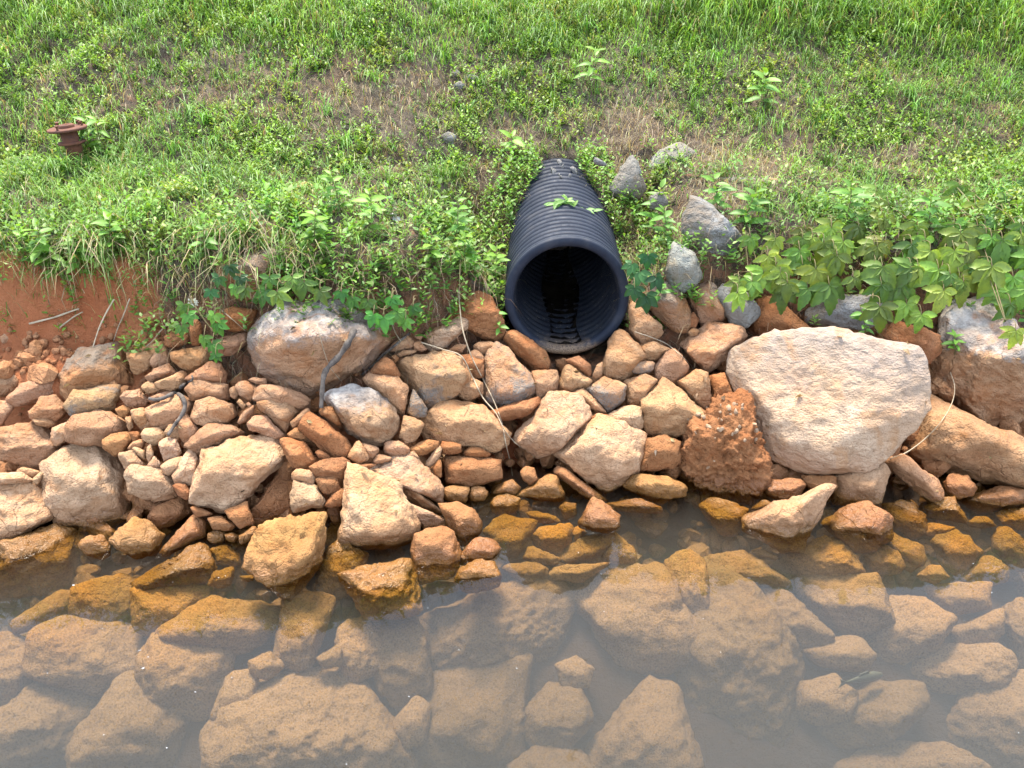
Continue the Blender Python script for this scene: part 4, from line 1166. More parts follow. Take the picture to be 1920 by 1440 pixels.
# fish under the surface
def fish():
    d = ray(1622, 1272); t = (CAM_H + .30) / -d[2]
    C = CAM + d * t
    root = empty("fish", tuple(C), "small grey green fish hanging in the murky water", "fish")
    root.rotation_euler = (0, 0, math.radians(14))
    L = .135
    S = np.linspace(0, 1, 14)
    prof = np.interp(S, [0, .08, .3, .55, .8, 1], [.002, .011, .019, .016, .008, .004])
    V = []
    for s_, p in zip(S, prof):
        for a in np.linspace(0, 2 * np.pi, 12, endpoint=False):
            V.append((L * (.5 - s_), .62 * p * math.cos(a), p * math.sin(a) + .004 * math.sin(s_ * 3)))
    Q = [(i * 12 + j, (i + 1) * 12 + j, (i + 1) * 12 + (j + 1) % 12, i * 12 + (j + 1) % 12) for i in range(13) for j in range(12)]
    obj("body", new_mesh("body", V, [np.array(Q), np.array([(0, j, j + 1) for j in range(1, 11)])], M_FISH), root)
    def fin(name, pts, th=.0012):
        P = np.array([(x, -th, z) for x, z in pts] + [(x, th, z) for x, z in pts]); n = len(pts)
        F3 = np.array([(0, i + 1, i) for i in range(1, n - 1)] + [(n, n + i, n + i + 1) for i in range(1, n - 1)])
        F4 = np.array([(i, (i + 1) % n, n + (i + 1) % n, n + i) for i in range(n)])
        obj(name, new_mesh(name, P, [F3, F4], M_FISH, False), root)
    fin("tail_fin", [(-.5 * L + .004, .0), (-.5 * L - .028, .02), (-.5 * L - .020, .0), (-.5 * L - .028, -.018)])
    fin("dorsal_fin", [(.12 * L, .017), (.02 * L, .031), (-.18 * L, .024), (-.2 * L, .013)])
fish()

# specks floating on the pond
fr_ = np.random.default_rng(17)
SV, SF, off = [], [], 0
for i in range(60):
    x, y = fr_.uniform(-2.2, 2.2), fr_.uniform(1.15, 2.5)
    if y > waterline(x) - .05: continue
    m = int(fr_.integers(4, 7)); rad = fr_.uniform(.0008, .0022)
    a = np.sort(fr_.uniform(0, 6.28, m))
    ring = np.stack([x + rad * np.cos(a) * fr_.uniform(.7, 2.2), y + rad * np.sin(a), np.full(m, .0012)], -1)
    V_ = np.vstack([ring, ring - [0, 0, .0016]])
    SV.append(V_)
    SF += [(off, off + j, off + j + 1) for j in range(1, m - 1)]
    SF += [(off + j, off + m + j, off + m + (j + 1) % m) for j in range(m)] + [(off + j, off + m + (j + 1) % m, off + (j + 1) % m) for j in range(m)]
    off += 2 * m
tag(obj("floating_debris", new_mesh("floating_debris", np.vstack(SV), np.array(SF), M_CHALK, False)), "pale specks of debris floating on the pond", "debris", kind="stuff")

# ------------------------------------------------------------------ vegetation
def leaf_frames(pos, direc, roll, r):
    """orthonormal frames: Y along the leaf, X across, Z its face"""
    Y = direc / (np.linalg.norm(direc, axis=1)[:, None] + 1e-9)
    up = np.tile(np.array([0, 0, 1.0]), (len(Y), 1)) + .001
    X = np.cross(Y, up); X /= np.linalg.norm(X, axis=1)[:, None] + 1e-9
    Z = np.cross(X, Y)
    c, s_ = np.cos(roll)[:, None], np.sin(roll)[:, None]
    return c * X + s_ * Z, Y, -s_ * X + c * Z

def leaves_mesh(pos, direc, L, Wd, roll, fold=.18, droop=.25, lod=0):
    """many small pointed leaves, 8 triangles each"""
    n = len(pos)
    X, Y, Z = leaf_frames(pos, direc, roll, None)
    # template: (across, along, face)
    T = np.array([(0, 0, 0), (-.5, .38, 1), (0, .38, 0), (.5, .38, 1), (-.34, .7, .8), (0, .7, -.0), (.34, .7, .8), (0, 1, 0)])
    if lod: T = np.array([(0, 0, 0), (-.5, .45, 1), (0, .5, 0), (.5, .45, 1), (0, 1, 0)])
    z = T[:, 2] * fold * .5
    zz = -droop * T[:, 1] ** 2 * .5
    V = pos[:, None] + X[:, None] * (T[None, :, 0, None] * Wd[:, None, None]) + Y[:, None] * (T[None, :, 1, None] * L[:, None, None]) \
        + Z[:, None] * (z[None, :, None] * Wd[:, None, None] + zz[None, :, None] * L[:, None, None])
    F = np.array([(0, 2, 1), (0, 3, 2), (1, 2, 4), (2, 5, 4), (2, 3, 5), (3, 6, 5), (4, 5, 7), (5, 6, 7)])
    if lod: F = np.array([(0, 2, 1), (0, 3, 2), (1, 2, 4), (2, 3, 4)])
    F = (np.arange(n) * len(T))[:, None, None] + F[None]
    return V.reshape(-1, 3), F.reshape(-1, 3), len(T)

def blades_mesh(pos, H, lean, az, Wd, curl):
    """grass blades: 3 segments, 5 triangles each"""
    n = len(pos)
    out = np.stack([np.cos(az), np.sin(az), np.zeros(n)], -1)
    side = np.stack([-np.sin(az), np.cos(az), np.zeros(n)], -1)
    V = np.empty((n, 7, 3))
    for k, t in enumerate((0, .4, .75)):
        b = lean * t + curl * t * t
        c = pos + out * (np.sin(b) * H * t)[:, None] + np.array([0, 0, 1.0]) * (np.cos(b) * H * t)[:, None]
        w = Wd * (1 - .55 * t) * .5
        V[:, 2 * k] = c - side * w[:, None]; V[:, 2 * k + 1] = c + side * w[:, None]
    b = lean + curl
    V[:, 6] = pos + out * (np.sin(b) * H)[:, None] + np.array([0, 0, 1.0]) * (np.cos(b) * H)[:, None]
    F = np.array([(0, 1, 3), (0, 3, 2), (2, 3, 5), (2, 5, 4), (4, 5, 6)])
    F = (np.arange(n) * 7)[:, None, None] + F[None]
    return V.reshape(-1, 3), F.reshape(-1, 3), 7

vr = np.random.default_rng(99)
def scatter(n, emin=.62, emax=3.5, xr=4.0):
    """points on the slope with the picture position they appear at"""
    x = vr.uniform(-xr, xr, n)
    e = vr.uniform(emin, emax, n)
    y = waterline(x) + e
    P = np.stack([x, y, ground(x, y)], -1)
    px, py = project(P)
    ok = (px > -120) & (px < 2040) & (py > -120)
    # keep the pipe clear
    dx = np.abs(x - pipe_axis_x(y))
    ok &= ~((dx < .25) & (y < PIPE_Y + .93))
    return P[ok], e[ok], px[ok], py[ok]
def blob(px, py, cx, cy, rx, ry): return np.exp(-(((px - cx) / rx) ** 2 + ((py - cy) / ry) ** 2))
def bareness(P, px, py):
    b = .06 + .5 * noise2(P[:, 0], P[:, 1], 2.3, 5.5) + .35 * noise2(P[:, 0], P[:, 1], 7.0, 8.5)
    for cx, cy, rx, ry, a in ((190, 170, 170, 30, .55), (330, 190, 130, 26, .5), (740, 160, 190, 45, .6), (860, 150, 90, 40, .3), (720, 255, 110, 45, .5), (575, 350, 60, 28, .55), (745, 412, 60, 28, .5),
                              (470, 440, 60, 22, .4), (1030, 260, 170, 45, .6), (1290, 300, 190, 60, .75), (1400, 350, 120, 40, .8), (1330, 420, 70, 60, .6), (1750, 290, 200, 60, .35), (1500, 90, 120, 40, .25),
                              (1380, 90, 80, 40, .25), (880, 440, 60, 50, .35), (500, 190, 100, 40, .3), (1130, 230, 120, 40, .4), (60, 420, 60, 50, .2)):
        b = b + .8 * a * blob(px, py, cx, cy, rx, ry)
    for cx, cy, rx, ry, a in ((300, 40, 500, 60, .55), (1100, 40, 500, 60, .6), (1750, 60, 260, 70, .5), (120, 320, 180, 90, .55), (330, 420, 200, 60, .5), (420, 290, 150, 60, .3), (620, 330, 110, 60, .3),
                              (850, 480, 130, 70, .35), (1620, 440, 330, 60, .4), (1250, 130, 120, 60, .2), (650, 500, 150, 40, .4)):
        b = b - a * blob(px, py, cx, cy, rx, ry)
    return b

tintV = lambda base, n, v=.16, h=.08: np.clip(np.asarray(base)[None] * (1 + v * vr.normal(size=(n, 1))) * (1 + h * vr.normal(size=(n, 3))), .004, .9)
def build_stuff(name, parts, label, cat):
    Vs, Fs, Cs, off = [], [], [], 0
    for V, F, k, C in parts:
        Vs.append(V); Fs.append(F + off); off += len(V)
        Cs.append(np.repeat(C, k, axis=0))
    me = new_mesh(name, np.vstack(Vs), np.vstack(Fs), M_GRASS)
    C = np.vstack(Cs)
    vcol(me, "tint", np.hstack([C, np.ones((len(C), 1))]))
    return tag(obj(name, me), label, cat, kind="stuff")

# grass
parts = []
P, e, px, py = scatter(120000)
b = bareness(P, px, py)
left_lush = blob(px, py, 120, 340, 260, 130)
keep = vr.random(len(P)) < np.clip(.95 - 1.0 * b, .05, 1) * (.52 + .62 * sstep(140, 30, py) + .5 * left_lush + .35 * sstep(1350, 1650, px) * sstep(380, 300, py))
P, e, px, py, b = P[keep], e[keep], px[keep], py[keep], b[keep]
n = len(P)
tall = sstep(140, 10, py) * np.clip(.45 + .9 * noise2(P[:, 0], P[:, 1], 1.9, 61.0), .05, 1)
H = (.045 + .05 * vr.random(n) + .15 * tall * vr.random(n) + .07 * blob(px, py, 120, 340, 260, 120) * vr.random(n)) * (1 - .3 * np.clip(b, 0, 1))
base = np.where((noise2(P[:, 0], P[:, 1], 3.1, 14.0) > .1)[:, None], np.array([[.225, .385, .065]]), np.array([[.155, .29, .055]]))
C = np.clip(base * (1 + .22 * vr.normal(size=(n, 1))) * (1 + .08 * vr.normal(size=(n, 3))), .01, .6)
yel = vr.random(n) < .10 + .25 * np.clip(b, 0, 1)
C[yel] = tintV((.33, .27, .12), int(yel.sum()))
V, F, k = blades_mesh(P - [0, 0, .005], H, vr.uniform(.05, .75, n), vr.uniform(0, 6.28, n), vr.uniform(.0028, .0055, n) * (1 + .5 * tall), vr.uniform(.2, 1.3, n))
parts.append((V, F, k, C))
# tufts of longer blades
cx = vr.integers(0, n, 760)
tp, th, tc_ = [], [], []
for i in cx:
    if py[i] > 470: continue
    m = int(vr.integers(10, 22))
    tp.append(P[i] + np.hstack([vr.normal(0, .014, (m, 2)), np.zeros((m, 1))]))
    th.append(np.full(m, vr.uniform(.09, .17 + .09 * tall[i])) * vr.uniform(.6, 1.1, m))
    tc_.append(np.repeat(tintV((.15, .29, .05), 1, .2), m, 0))
tp, th, tc_ = np.vstack(tp), np.concatenate(th), np.vstack(tc_)
m = len(tp)
V, F, k = blades_mesh(tp - [0, 0, .005], th, vr.uniform(.1, .9, m), vr.uniform(0, 6.28, m), vr.uniform(.004, .0065, m), vr.uniform(.3, 1.5, m))
parts.append((V, F, k, tc_ * vr.uniform(.85, 1.15, (m, 1))))
# shaggy fringe hanging over the cut edge
m = 1500
x = vr.uniform(-2.35, -.75, m); dens = np.clip(.6 + .6 * noise2(x, x * 0, 3.0, 2.0), .1, 1); x = x[vr.random(m) < dens]
m = len(x)
y = waterline(x) + .69 + vr.uniform(-.03, .10, m)
fp = np.stack([x, y, ground(x, y)], -1)
cl = np.where((vr.random(m) < .5)[:, None], tintV((.145, .26, .045), m, .2), tintV((.37, .29, .16), m, .2))
V, F, k = blades_mesh(fp, vr.uniform(.06, .2, m) * (1 + .5 * noise2(x, x * 0, 5.0, 4.0)), vr.uniform(.2, 1.3, m), -math.pi / 2 + vr.normal(0, 1.0, m), vr.uniform(.0025, .005, m), vr.uniform(.6, 2.0, m))
parts.append((V, F, k, cl))
build_stuff("grass", parts, "green grass covering the slope above the stones", "grass")

# dry straw and thatch
P, e, px, py = scatter(64000, .60, 3.3)
b = bareness(P, px, py)
keep = vr.random(len(P)) < np.clip(.06 + .9 * b, .05, .95) * sstep(-60, 160, py)
P = P[keep]; n = len(P)
C = np.where((vr.random(n) < .6)[:, None], tintV((.40, .32, .20), n, .25), tintV((.24, .155, .09), n, .25))
V, F, k = blades_mesh(P + [0, 0, .004], vr.uniform(.04, .13, n), vr.uniform(.9, 1.5, n), vr.uniform(0, 6.28, n), vr.uniform(.0018, .0032, n), vr.uniform(-.3, .5, n))
parts = [(V, F, k, C)]
SH_P = np.vstack(SHOULDER); SH_P = SH_P[vr.integers(0, len(SH_P), 2600)] + vr.normal(0, .012, (2600, 3)) * [1, 1, .2]
n = len(SH_P)
V, F, k = blades_mesh(SH_P, vr.uniform(.04, .12, n), vr.uniform(.7, 1.5, n), vr.uniform(0, 6.28, n), vr.uniform(.0018, .0034, n), vr.uniform(-.3, .5, n))
parts.append((V, F, k, np.where((vr.random(n) < .55)[:, None], tintV((.38, .30, .18), n, .25), tintV((.15, .095, .06), n, .3))))
# fine dead roots under the edge on both sides of the pipe
m = 1700
x = np.concatenate([vr.uniform(-1.35, -.1, 1150), vr.uniform(.45, 1.6, 550)]); m = len(x)
y = waterline(x) + vr.uniform(.50, .70, m)
fp = np.stack([x, y, ground(x, y) + .01], -1)
V, F, k = blades_mesh(fp, vr.uniform(.05, .2, m), vr.uniform(.8, 1.9, m), vr.uniform(-2.9, -.3, m), vr.uniform(.0016, .003, m), vr.uniform(-.4, .9, m))
parts.append((V, F, k, np.where((vr.random(m) < .5)[:, None], tintV((.34, .25, .16), m, .25), tintV((.15, .09, .055), m, .3))))
build_stuff("straw", parts, "dry straw and dead roots matted over the slope", "straw")

# low broad-leaved ground cover
def sprigs(P, hgt, nl, Ls, cols, lod=0):
    pos, dr, L, W, rl, C = [], [], [], [], [], []
    for p, h, k, l, c in zip(P, hgt, nl, Ls, cols):
        az0, ln = vr.uniform(0, 6.28), vr.uniform(0, .55)
        ax = np.array([math.cos(az0) * math.sin(ln), math.sin(az0) * math.sin(ln), math.cos(ln)])
        for i in range(k):
            t = (i + 1) / k
            a = i * 2.4 + vr.uniform(-.4, .4)
            el = vr.uniform(.05, .65) + .35 * t
            pos.append(p + ax * h * t)
            dr.append((math.cos(a) * math.cos(el), math.sin(a) * math.cos(el), math.sin(el)))
            s_ = l * vr.uniform(.7, 1.15) * (1.05 - .35 * t)
            L.append(s_); W.append(s_ * vr.uniform(.42, .6)); rl.append(vr.normal(0, .3))
            C.append(c * vr.uniform(.8, 1.2) * (1 + .35 * t * np.array([.8, .35, .1])))
    V, F, k = leaves_mesh(np.array(pos), np.array(dr), np.array(L), np.array(W), np.array(rl), lod=lod)
    return V, F, k, np.clip(np.array(C), .004, .8)
P, e, px, py = scatter(52000, .60, 3.5)
b = bareness(P, px, py)
mid = (.55 + .45 * sstep(480, 300, py)) * (1 - .45 * sstep(250, 330, py))
keep = vr.random(len(P)) < np.clip(.80 - 1.0 * b, .03, .9) * mid
P, px, py = P[keep], px[keep], py[keep]
n = len(P)
sz = .8 + .25 * sstep(200, 420, py)
clump = noise2(P[:, 0], P[:, 1], 4.2, 41.0)
sz = sz * (1 + .45 * clump)
base = np.where((clump > .05)[:, None], np.array([[.17, .31, .05]]), np.array([[.125, .25, .05]]))
base = np.where((noise2(P[:, 0], P[:, 1], 6.0, 77.0) > .35)[:, None], np.array([[.21, .30, .055]]), base)
parts = [sprigs(P, vr.uniform(.015, .06, n) * sz * 1.2, vr.integers(5, 9, n), vr.uniform(.014, .034, n) * sz, np.clip(base * (1 + .2 * vr.normal(size=(n, 1))), .02, .6), 1)]
# leafy fringe along the edge above the stones
def fringe(x0, x1, m, e0, e1, hs, ls, col):
    x = vr.uniform(x0, x1, m)
    y = waterline(x) + vr.uniform(e0, e1, m)
    q = np.stack([x, y, ground(x, y)], -1)
    dx = np.abs(x - pipe_axis_x(y))
    q = q[~((dx < .27) & (y < PIPE_Y + .93)) & (vr.random(len(q)) < np.clip(.65 + .9 * noise2(x, y, 3.4, 15.0), .08, 1))]
    m = len(q)
    parts.append(sprigs(q + [0, -.03, 0], vr.uniform(*hs, m), vr.integers(6, 12, m), vr.uniform(*ls, m), tintV(col, m, .2, .08)))
fringe(-1.15, -.05, 270, .62, 1.05, (.04, .13), (.024, .052), (.14, .29, .05))
fringe(-.35, .0, 120, .55, 1.2, (.05, .13), (.024, .042), (.14, .28, .045))
fringe(.45, 1.05, 120, .60, 1.25, (.05, .13), (.024, .04), (.13, .27, .05))
fringe(1.0, 2.4, 380, .60, 1.0, (.04, .13), (.022, .042), (.13, .26, .045))
fringe(-2.4, -1.1, 420, .66, .95, (.03, .13), (.022, .04), (.15, .30, .05))
def drape(x0, x1, m, e0, e1, hs, ls, col):
    x = vr.uniform(x0, x1, m)
    x = x[vr.random(m) < np.clip(.55 + .8 * noise2(x, x * 0, 2.6, 6.0), .05, 1)]; m = len(x)
    y = waterline(x) + vr.uniform(e0, e1, m)
    q = np.stack([x, y - .02, surf(x, y)], -1)
    dx = np.abs(x - pipe_axis_x(y))
    q = q[dx > .30]; m = len(q)
    parts.append(sprigs(q, vr.uniform(*hs, m), vr.integers(6, 12, m), vr.uniform(*ls, m), tintV(col, m, .2, .08)))
drape(-1.45, -.1, 330, .50, .68, (.03, .10), (.024, .045), (.13, .27, .05))
drape(.45, 1.0, 50, .52, .68, (.03, .10), (.024, .045), (.12, .26, .05))
drape(1.2, 2.4, 170, .50, .68, (.03, .10), (.022, .042), (.14, .28, .05))
for sgn, m in ((-1, 240), (1, 240)):
    y = PIPE_Y + vr.uniform(.02, .95, m)
    tq = (y - PIPE_Y) / .97
    wq = PIPE_R * np.cos(np.radians(-38 + 108 * sstep(.05, 1.0, tq)))
    x = pipe_axis_x(y) + sgn * (np.where(tq < .3, PIPE_R + .02, wq) + vr.uniform(-.01, .14, m))
    q = np.stack([x, y, pipe_axis_z(y) + PIPE_R * np.sin(np.radians(-38 + 108 * sstep(.05, 1.0, tq)))], -1)
    parts.append(sprigs(q, vr.uniform(.04, .16, m), vr.integers(6, 12, m), vr.uniform(.02, .036, m), tintV((.15, .30, .05), m, .2, .08)))
q = SH_P[vr.random(len(SH_P)) < .11]; m = len(q)
parts.append(sprigs(q, vr.uniform(.03, .10, m), vr.integers(5, 10, m), vr.uniform(.018, .034, m), tintV((.15, .29, .05), m, .2, .08)))
build_stuff("ground_cover", parts, "low broad leaved weeds spread through the grass", "weeds")

# ---- single plants: leaves are parts that share a mesh
def leaf_mesh(name, L, W, mat, serr=0.0, segs=9, fold=.16, droop=.28):
    """one leaf along +Y with a midrib fold, a serrate edge and some thickness of form"""
    V, F = [], []
    for i in range(segs + 1):
        t = i / segs
        w = W * .5 * math.sin(math.pi * t ** .82) ** .8 * (1 - .15 * t) + .0004
        if serr and 0 < i < segs: w *= 1 + serr * (1 if i % 2 else -1)
        z = -droop * L * t * t
        for a in (-1, -.5, 0, .5, 1):
            V.append((a * w, L * t + (.03 * L if serr and i % 2 else 0) * abs(a), z + fold * abs(a) * w - .10 * W * math.sin(math.pi * abs(a)) * .5))
    for i in range(segs):
        for j in range(4):
            a = i * 5 + j
            F.append((a, a + 1, a + 6, a + 5))
    return new_mesh(name, V, np.array(F), mat)
LM = {'small': leaf_mesh("leaf", 1.0, .46, M_LEAF), 'oval': leaf_mesh("leaf", 1.0, .56, M_LEAF), 'creep': leaf_mesh("leaf", 1.0, .52, M_CREEP, .07, 12, .22, .34), 'broad': leaf_mesh("leaf", 1.0, .42, M_LEAF, 0, 9, .25, .5)}
pr = random.Random(21)
def frame_matrix(loc, direc, nrm_hint, s):
    Y = Vector(direc).normalized(); Z = Vector(nrm_hint)
    X = Y.cross(Z).normalized(); Z = X.cross(Y).normalized()
    M = Matrix((X, Y, Z)).transposed().to_4x4() @ Matrix.Scale(s, 4)
    M.translation = Vector(loc)
    return M
def shoot(label, px, py, hpx, nleaf, kind='small', col=(.15, .31, .045), lean=(0, 0), fn=None, lift=0.0, leafpx=None, droop=False, group="leafy plants of the bank", name="leafy_shoot", cat="plant"):
    """upright or trailing leafy stem with leaves in pairs"""
    base = hit_surface(px, py, ground) if fn is None else fn(px, py)
    base = base - ray(px, py) * lift
    k = float(np.linalg.norm(base - CAM)) / F_PX
    root = empty(name, tuple(base), label, cat, group)
    h = hpx * k
    up = np.array([0, 0, 1.0]) if not droop else np.array([0, -.35, -1.0])
    top = up * h + np.array([lean[0] * k, lean[1] * k, 0])
    midp = top * .5 + np.array([pr.uniform(-.1, .1) * h, -.06 * h, .05 * h])
    path = smooth_path([np.zeros(3), midp, top], 6)
    V, F = tube(path, np.linspace(.0022, .0011, len(path)), 5)
    obj("stem", new_mesh("stem", V, F, M_STEM), root)
    lp = (leafpx or hpx * .32) * k
    for i in range(nleaf):
        t = .18 + .82 * (i + 1) / nleaf
        q = path[min(int(t * (len(path) - 1)), len(path) - 1)]
        a = (i // 2) * 1.45 + (math.pi if i % 2 else 0) + pr.uniform(-.35, .35)
        el = pr.uniform(-.1, .45) + (.45 if i >= nleaf - 3 and not droop else 0)
        dr = (math.cos(a) * math.cos(el), math.sin(a) * math.cos(el) - .25, math.sin(el) - (.25 if droop else 0))
        s = lp * pr.uniform(.75, 1.15) * (1 - .3 * (t > .9))
        lf = obj("leaf", LM[kind], root)
        lf.matrix_local = frame_matrix(q, dr, (pr.uniform(-.3, .3), -.55, 1), s)
        j = pr.uniform(.8, 1.2)
        fr = 1 + .45 * max(0, t - .6)
        lf.color = (col[0] * j * fr, col[1] * j * (1 + .15 * (fr - 1)), col[2] * j, 1)
    return root
def palmate(root, base, c, direc, size, n=5, kind='creep', col=(.19, .27, .04), nrm=(0, -.6, .8)):
    """one five-fingered leaf: leaflets are parts of the vine"""
    c = np.array(c)
    D = Vector(direc).normalized(); N = Vector(nrm).normalized()
    S = D.cross(N).normalized(); N = S.cross(D).normalized()
    for i in range(n):
        a = (i - (n - 1) / 2) * math.radians(48 if n == 5 else 62) + pr.uniform(-.12, .12)
        d = D * math.cos(a) + S * math.sin(a) + N * (-.12 + pr.uniform(-.1, .1))
        s = size * (1 - .13 * abs(i - (n - 1) / 2)) * pr.uniform(.88, 1.1)
        lf = obj("leaflet", LM[kind], root)
        lf.matrix_local = frame_matrix(c - base, d, N + Vector((pr.uniform(-.25, .25), pr.uniform(-.25, .25), 0)), s)
        j = pr.uniform(.82, 1.15)
        lf.color = (col[0] * j, col[1] * j * pr.uniform(.95, 1.05), col[2] * j, 1)
def creeper(label, leaves, root_px, back=.0, col=(.19, .27, .04), kind='creep', stem=True, group="creepers trailing over the stones"):
    """leaves: (px, py, size in px, angle of the hanging direction in degrees from straight down)"""
    def place(px, py):
        d = ray(px, py)
        g = hit_surface(px, py, surf); h = BVH.ray_cast(Vector(CAM), Vector(d))
        t = min(np.linalg.norm(g - CAM), h[3] if h[0] is not None else 99)
        return CAM + d * (t - .08 - back - pr.uniform(0, .06))
    base = place(*root_px) + ray(*root_px) * .08
    root = empty("creeper", tuple(base), label, "creeper", group)
    pts = [np.zeros(3)]
    leaves = list(leaves)
    if kind == 'creep' and root_px[0] > 1400:
        for _ in range(6):
            leaves.append((root_px[0] + pr.uniform(-62, 62), root_px[1] + pr.uniform(-45, 60), pr.uniform(24, 46), pr.uniform(-50, 50)))
    for px, py, s, a in leaves:
        c = place(px, py)
        k = float(np.linalg.norm(c - CAM)) / F_PX
        ar = math.radians(a)
        d = np.array([math.sin(ar), -.45, -math.cos(ar) * .95])
        palmate(root, base, c, d, s * k, 5 if s > 16 else 3, kind, (lambda j, y: (col[0] * j * y, col[1] * j, col[2] * j))(pr.uniform(.45, 1.15), pr.uniform(.65, 1.15)), (pr.uniform(-.3, .3), -.75, .65))
        # stalk back toward the vine
        st = smooth_path([c - base, c - base + np.array([0, .03, .03]), c - base + np.array([pr.uniform(-.03, .03), .08, .015])], 4)
        V, F = tube(st, .0016, 5)
        obj("stalk", new_mesh("stalk", V, F, M_STEM), root)
        pts.append(c - base + np.array([0, .07, .01]))
    o_ = sorted(pts[1:], key=lambda q: q[0])
    if len(o_) > 2:
        V, F = tube(smooth_path(o_, 5), .0024, 5)
        obj("vine_stem", new_mesh("vine_stem", V, F, M_STEM), root)
    return root

YG, MG, DG = (.25, .34, .045), (.14, .275, .04), (.055, .17, .045)
creeper("big spotted creeper hanging left of the grey boulder, beside the cobble", [(1432, 512, 50, -25), (1455, 500, 46, 20), (1410, 528, 34, -60), (1470, 545, 40, -5), (1440, 480, 38, 30)], (1440, 490), .03, YG)
creeper("big spotted creeper spread over the grey boulder", [(1530, 505, 52, 5), (1555, 535, 52, 15), (1515, 540, 42, -25), (1570, 480, 46, -15), (1500, 470, 40, 10), (1545, 455, 40, 30), (1600, 520, 30, 35)], (1540, 470), .03, YG)
creeper("big spotted creeper above the huge flat boulder's upper corner", [(1655, 500, 50, -20), (1690, 535, 50, 5), (1650, 575, 44, -5), (1710, 490, 48, 20), (1640, 460, 42, -30), (1700, 570, 40, 20), (1728, 590, 34, -10)], (1690, 480), .03, YG)
creeper("big spotted creeper above the white scarred boulder", [(1760, 505, 52, -10), (1800, 520, 48, 15), (1745, 470, 46, -30), (1790, 470, 50, 5), (1770, 545, 40, -15), (1830, 500, 44, 25)], (1780, 470), .03, YG)
creeper("big spotted creeper at the picture edge above the white scarred boulder", [(1860, 500, 50, -15), (1900, 520, 50, 5), (1880, 450, 52, -5), (1910, 400, 48, 15), (1850, 440, 46, -20), (1895, 570, 40, 0), (1905, 620, 32, -10), (1930, 470, 46, 0), (1925, 540, 44, -20), (1870, 545, 38, 15), (1915, 440, 40, 20)], (1880, 440), .03, YG)
creeper("yellow leaved creeper in the grass right of the grey rocks", [(1560, 420, 38, -10), (1610, 425, 40, 10), (1660, 410, 36, -25), (1720, 425, 40, 5), (1510, 430, 34, 20)], (1620, 400), .0, (.25, .30, .05))
creeper("yellow leaved creeper in the grass near the picture edge", [(1800, 350, 34, -10), (1830, 385, 40, 10), (1870, 395, 44, -20), (1790, 420, 40, 20), (1845, 305, 22, 0), (1905, 345, 36, 5)], (1840, 370), .0, (.24, .32, .05))
creeper("trailing creeper with rounded leaflets hanging down to the tan stones", [(345, 572, 24, -15), (352, 590, 22, 25), (402, 590, 22, -20), (408, 607, 24, 15), (382, 632, 22, -10), (398, 645, 22, 20), (404, 665, 18, -5), (340, 612, 20, 0)], (370, 560), .01, (.15, .32, .045), 'oval')
creeper("creeper with pale leaves climbing over the half hidden orange boulder", [(498, 545, 34, -25), (520, 548, 34, 15), (505, 520, 26, 0), (548, 520, 32, 20), (570, 530, 34, -10), (600, 545, 30, 15), (460, 540, 24, -30), (440, 535, 24, 10)], (530, 500), .02, (.20, .32, .06))
creeper("round leaved creeper above the curved branch", [(700, 590, 26, -25), (720, 595, 30, 10), (745, 585, 28, 25), (690, 565, 26, 0), (660, 560, 24, -10), (760, 600, 24, -15), (735, 560, 26, 15), (775, 575, 22, 20), (640, 548, 22, 10)], (710, 550), .02, (.14, .30, .05), 'oval')
creeper("dark green creeper hanging right of the pipe rim", [(1190, 540, 30, -10), (1212, 555, 34, 5), (1200, 510, 30, -25), (1230, 520, 30, 25), (1215, 480, 28, 0), (1185, 495, 24, -30)], (1200, 490), .02, DG, 'oval')
creeper("dark green creeper on the dark weeds left of the grass fringe stones", [(410, 520, 22, -20), (430, 500, 22, 10), (395, 545, 20, 0), (450, 520, 20, 20)], (420, 500), .0, (.06, .15, .04), 'oval')

SH = [("bright leafy shoot left of the pipe, nearest the rim", 925, 545, 62, 12), ("leafy shoot left of the pipe with its top level with the ribs", 955, 470, 70, 14), ("leafy shoot behind the left flank of the pipe", 985, 400, 60, 12),
      ("leafy shoot two steps left of the pipe rim", 880, 520, 60, 12), ("tall light green shoot above the large brown boulder", 850, 470, 70, 14), ("light shoot in the weeds above the dry roots", 800, 520, 55, 12),
      ("wide light green weed over the bare white flecked soil", 690, 440, 60, 12), ("bushy weed uphill of the white flecked soil", 640, 400, 56, 12), ("light green weed left of the white flecked soil", 590, 470, 54, 12),
      ("leafy shoot right of the buried pipe end", 1120, 360, 58, 12), ("leafy shoot on the right flank of the pipe", 1165, 415, 66, 14), ("yellow tipped shoot above the dark green creeper", 1225, 450, 72, 14),
      ("leafy shoot beside the dark grey rock", 1250, 470, 60, 12), ("pale shoot right of the large grey rock", 1400, 430, 50, 12), ("light green weed under the flat slab in dry grass", 1345, 395, 46, 10),
      ("tall weed in the grass uphill of the creepers", 1430, 200, 70, 10), ("weed with long leaves uphill of the pipe end", 1100, 165, 60, 8), ("broad weed below the rusty standpipe", 165, 290, 50, 8),
      ("bright weed right of the rusty standpipe", 205, 290, 52, 8), ("light shoot at the edge of the bare red soil", 75, 500, 52, 12),
      ("second light shoot at the edge of the bare red soil", 120, 530, 50, 12), ("leafy shoot over the dark hollow of the bank", 150, 520, 50, 12), ("leafy shoot in the middle of the hanging grass fringe", 230, 480, 50, 12),
      ("lime green shoot above the trailing creeper", 385, 500, 54, 12), ("leafy weed between the pipe and the yellow moss patch", 960, 290, 44, 10),
      ("lime shoot among the creepers over the grey boulder", 1580, 430, 60, 12), ("lime shoot among the creepers by the picture edge", 1740, 440, 56, 12)]
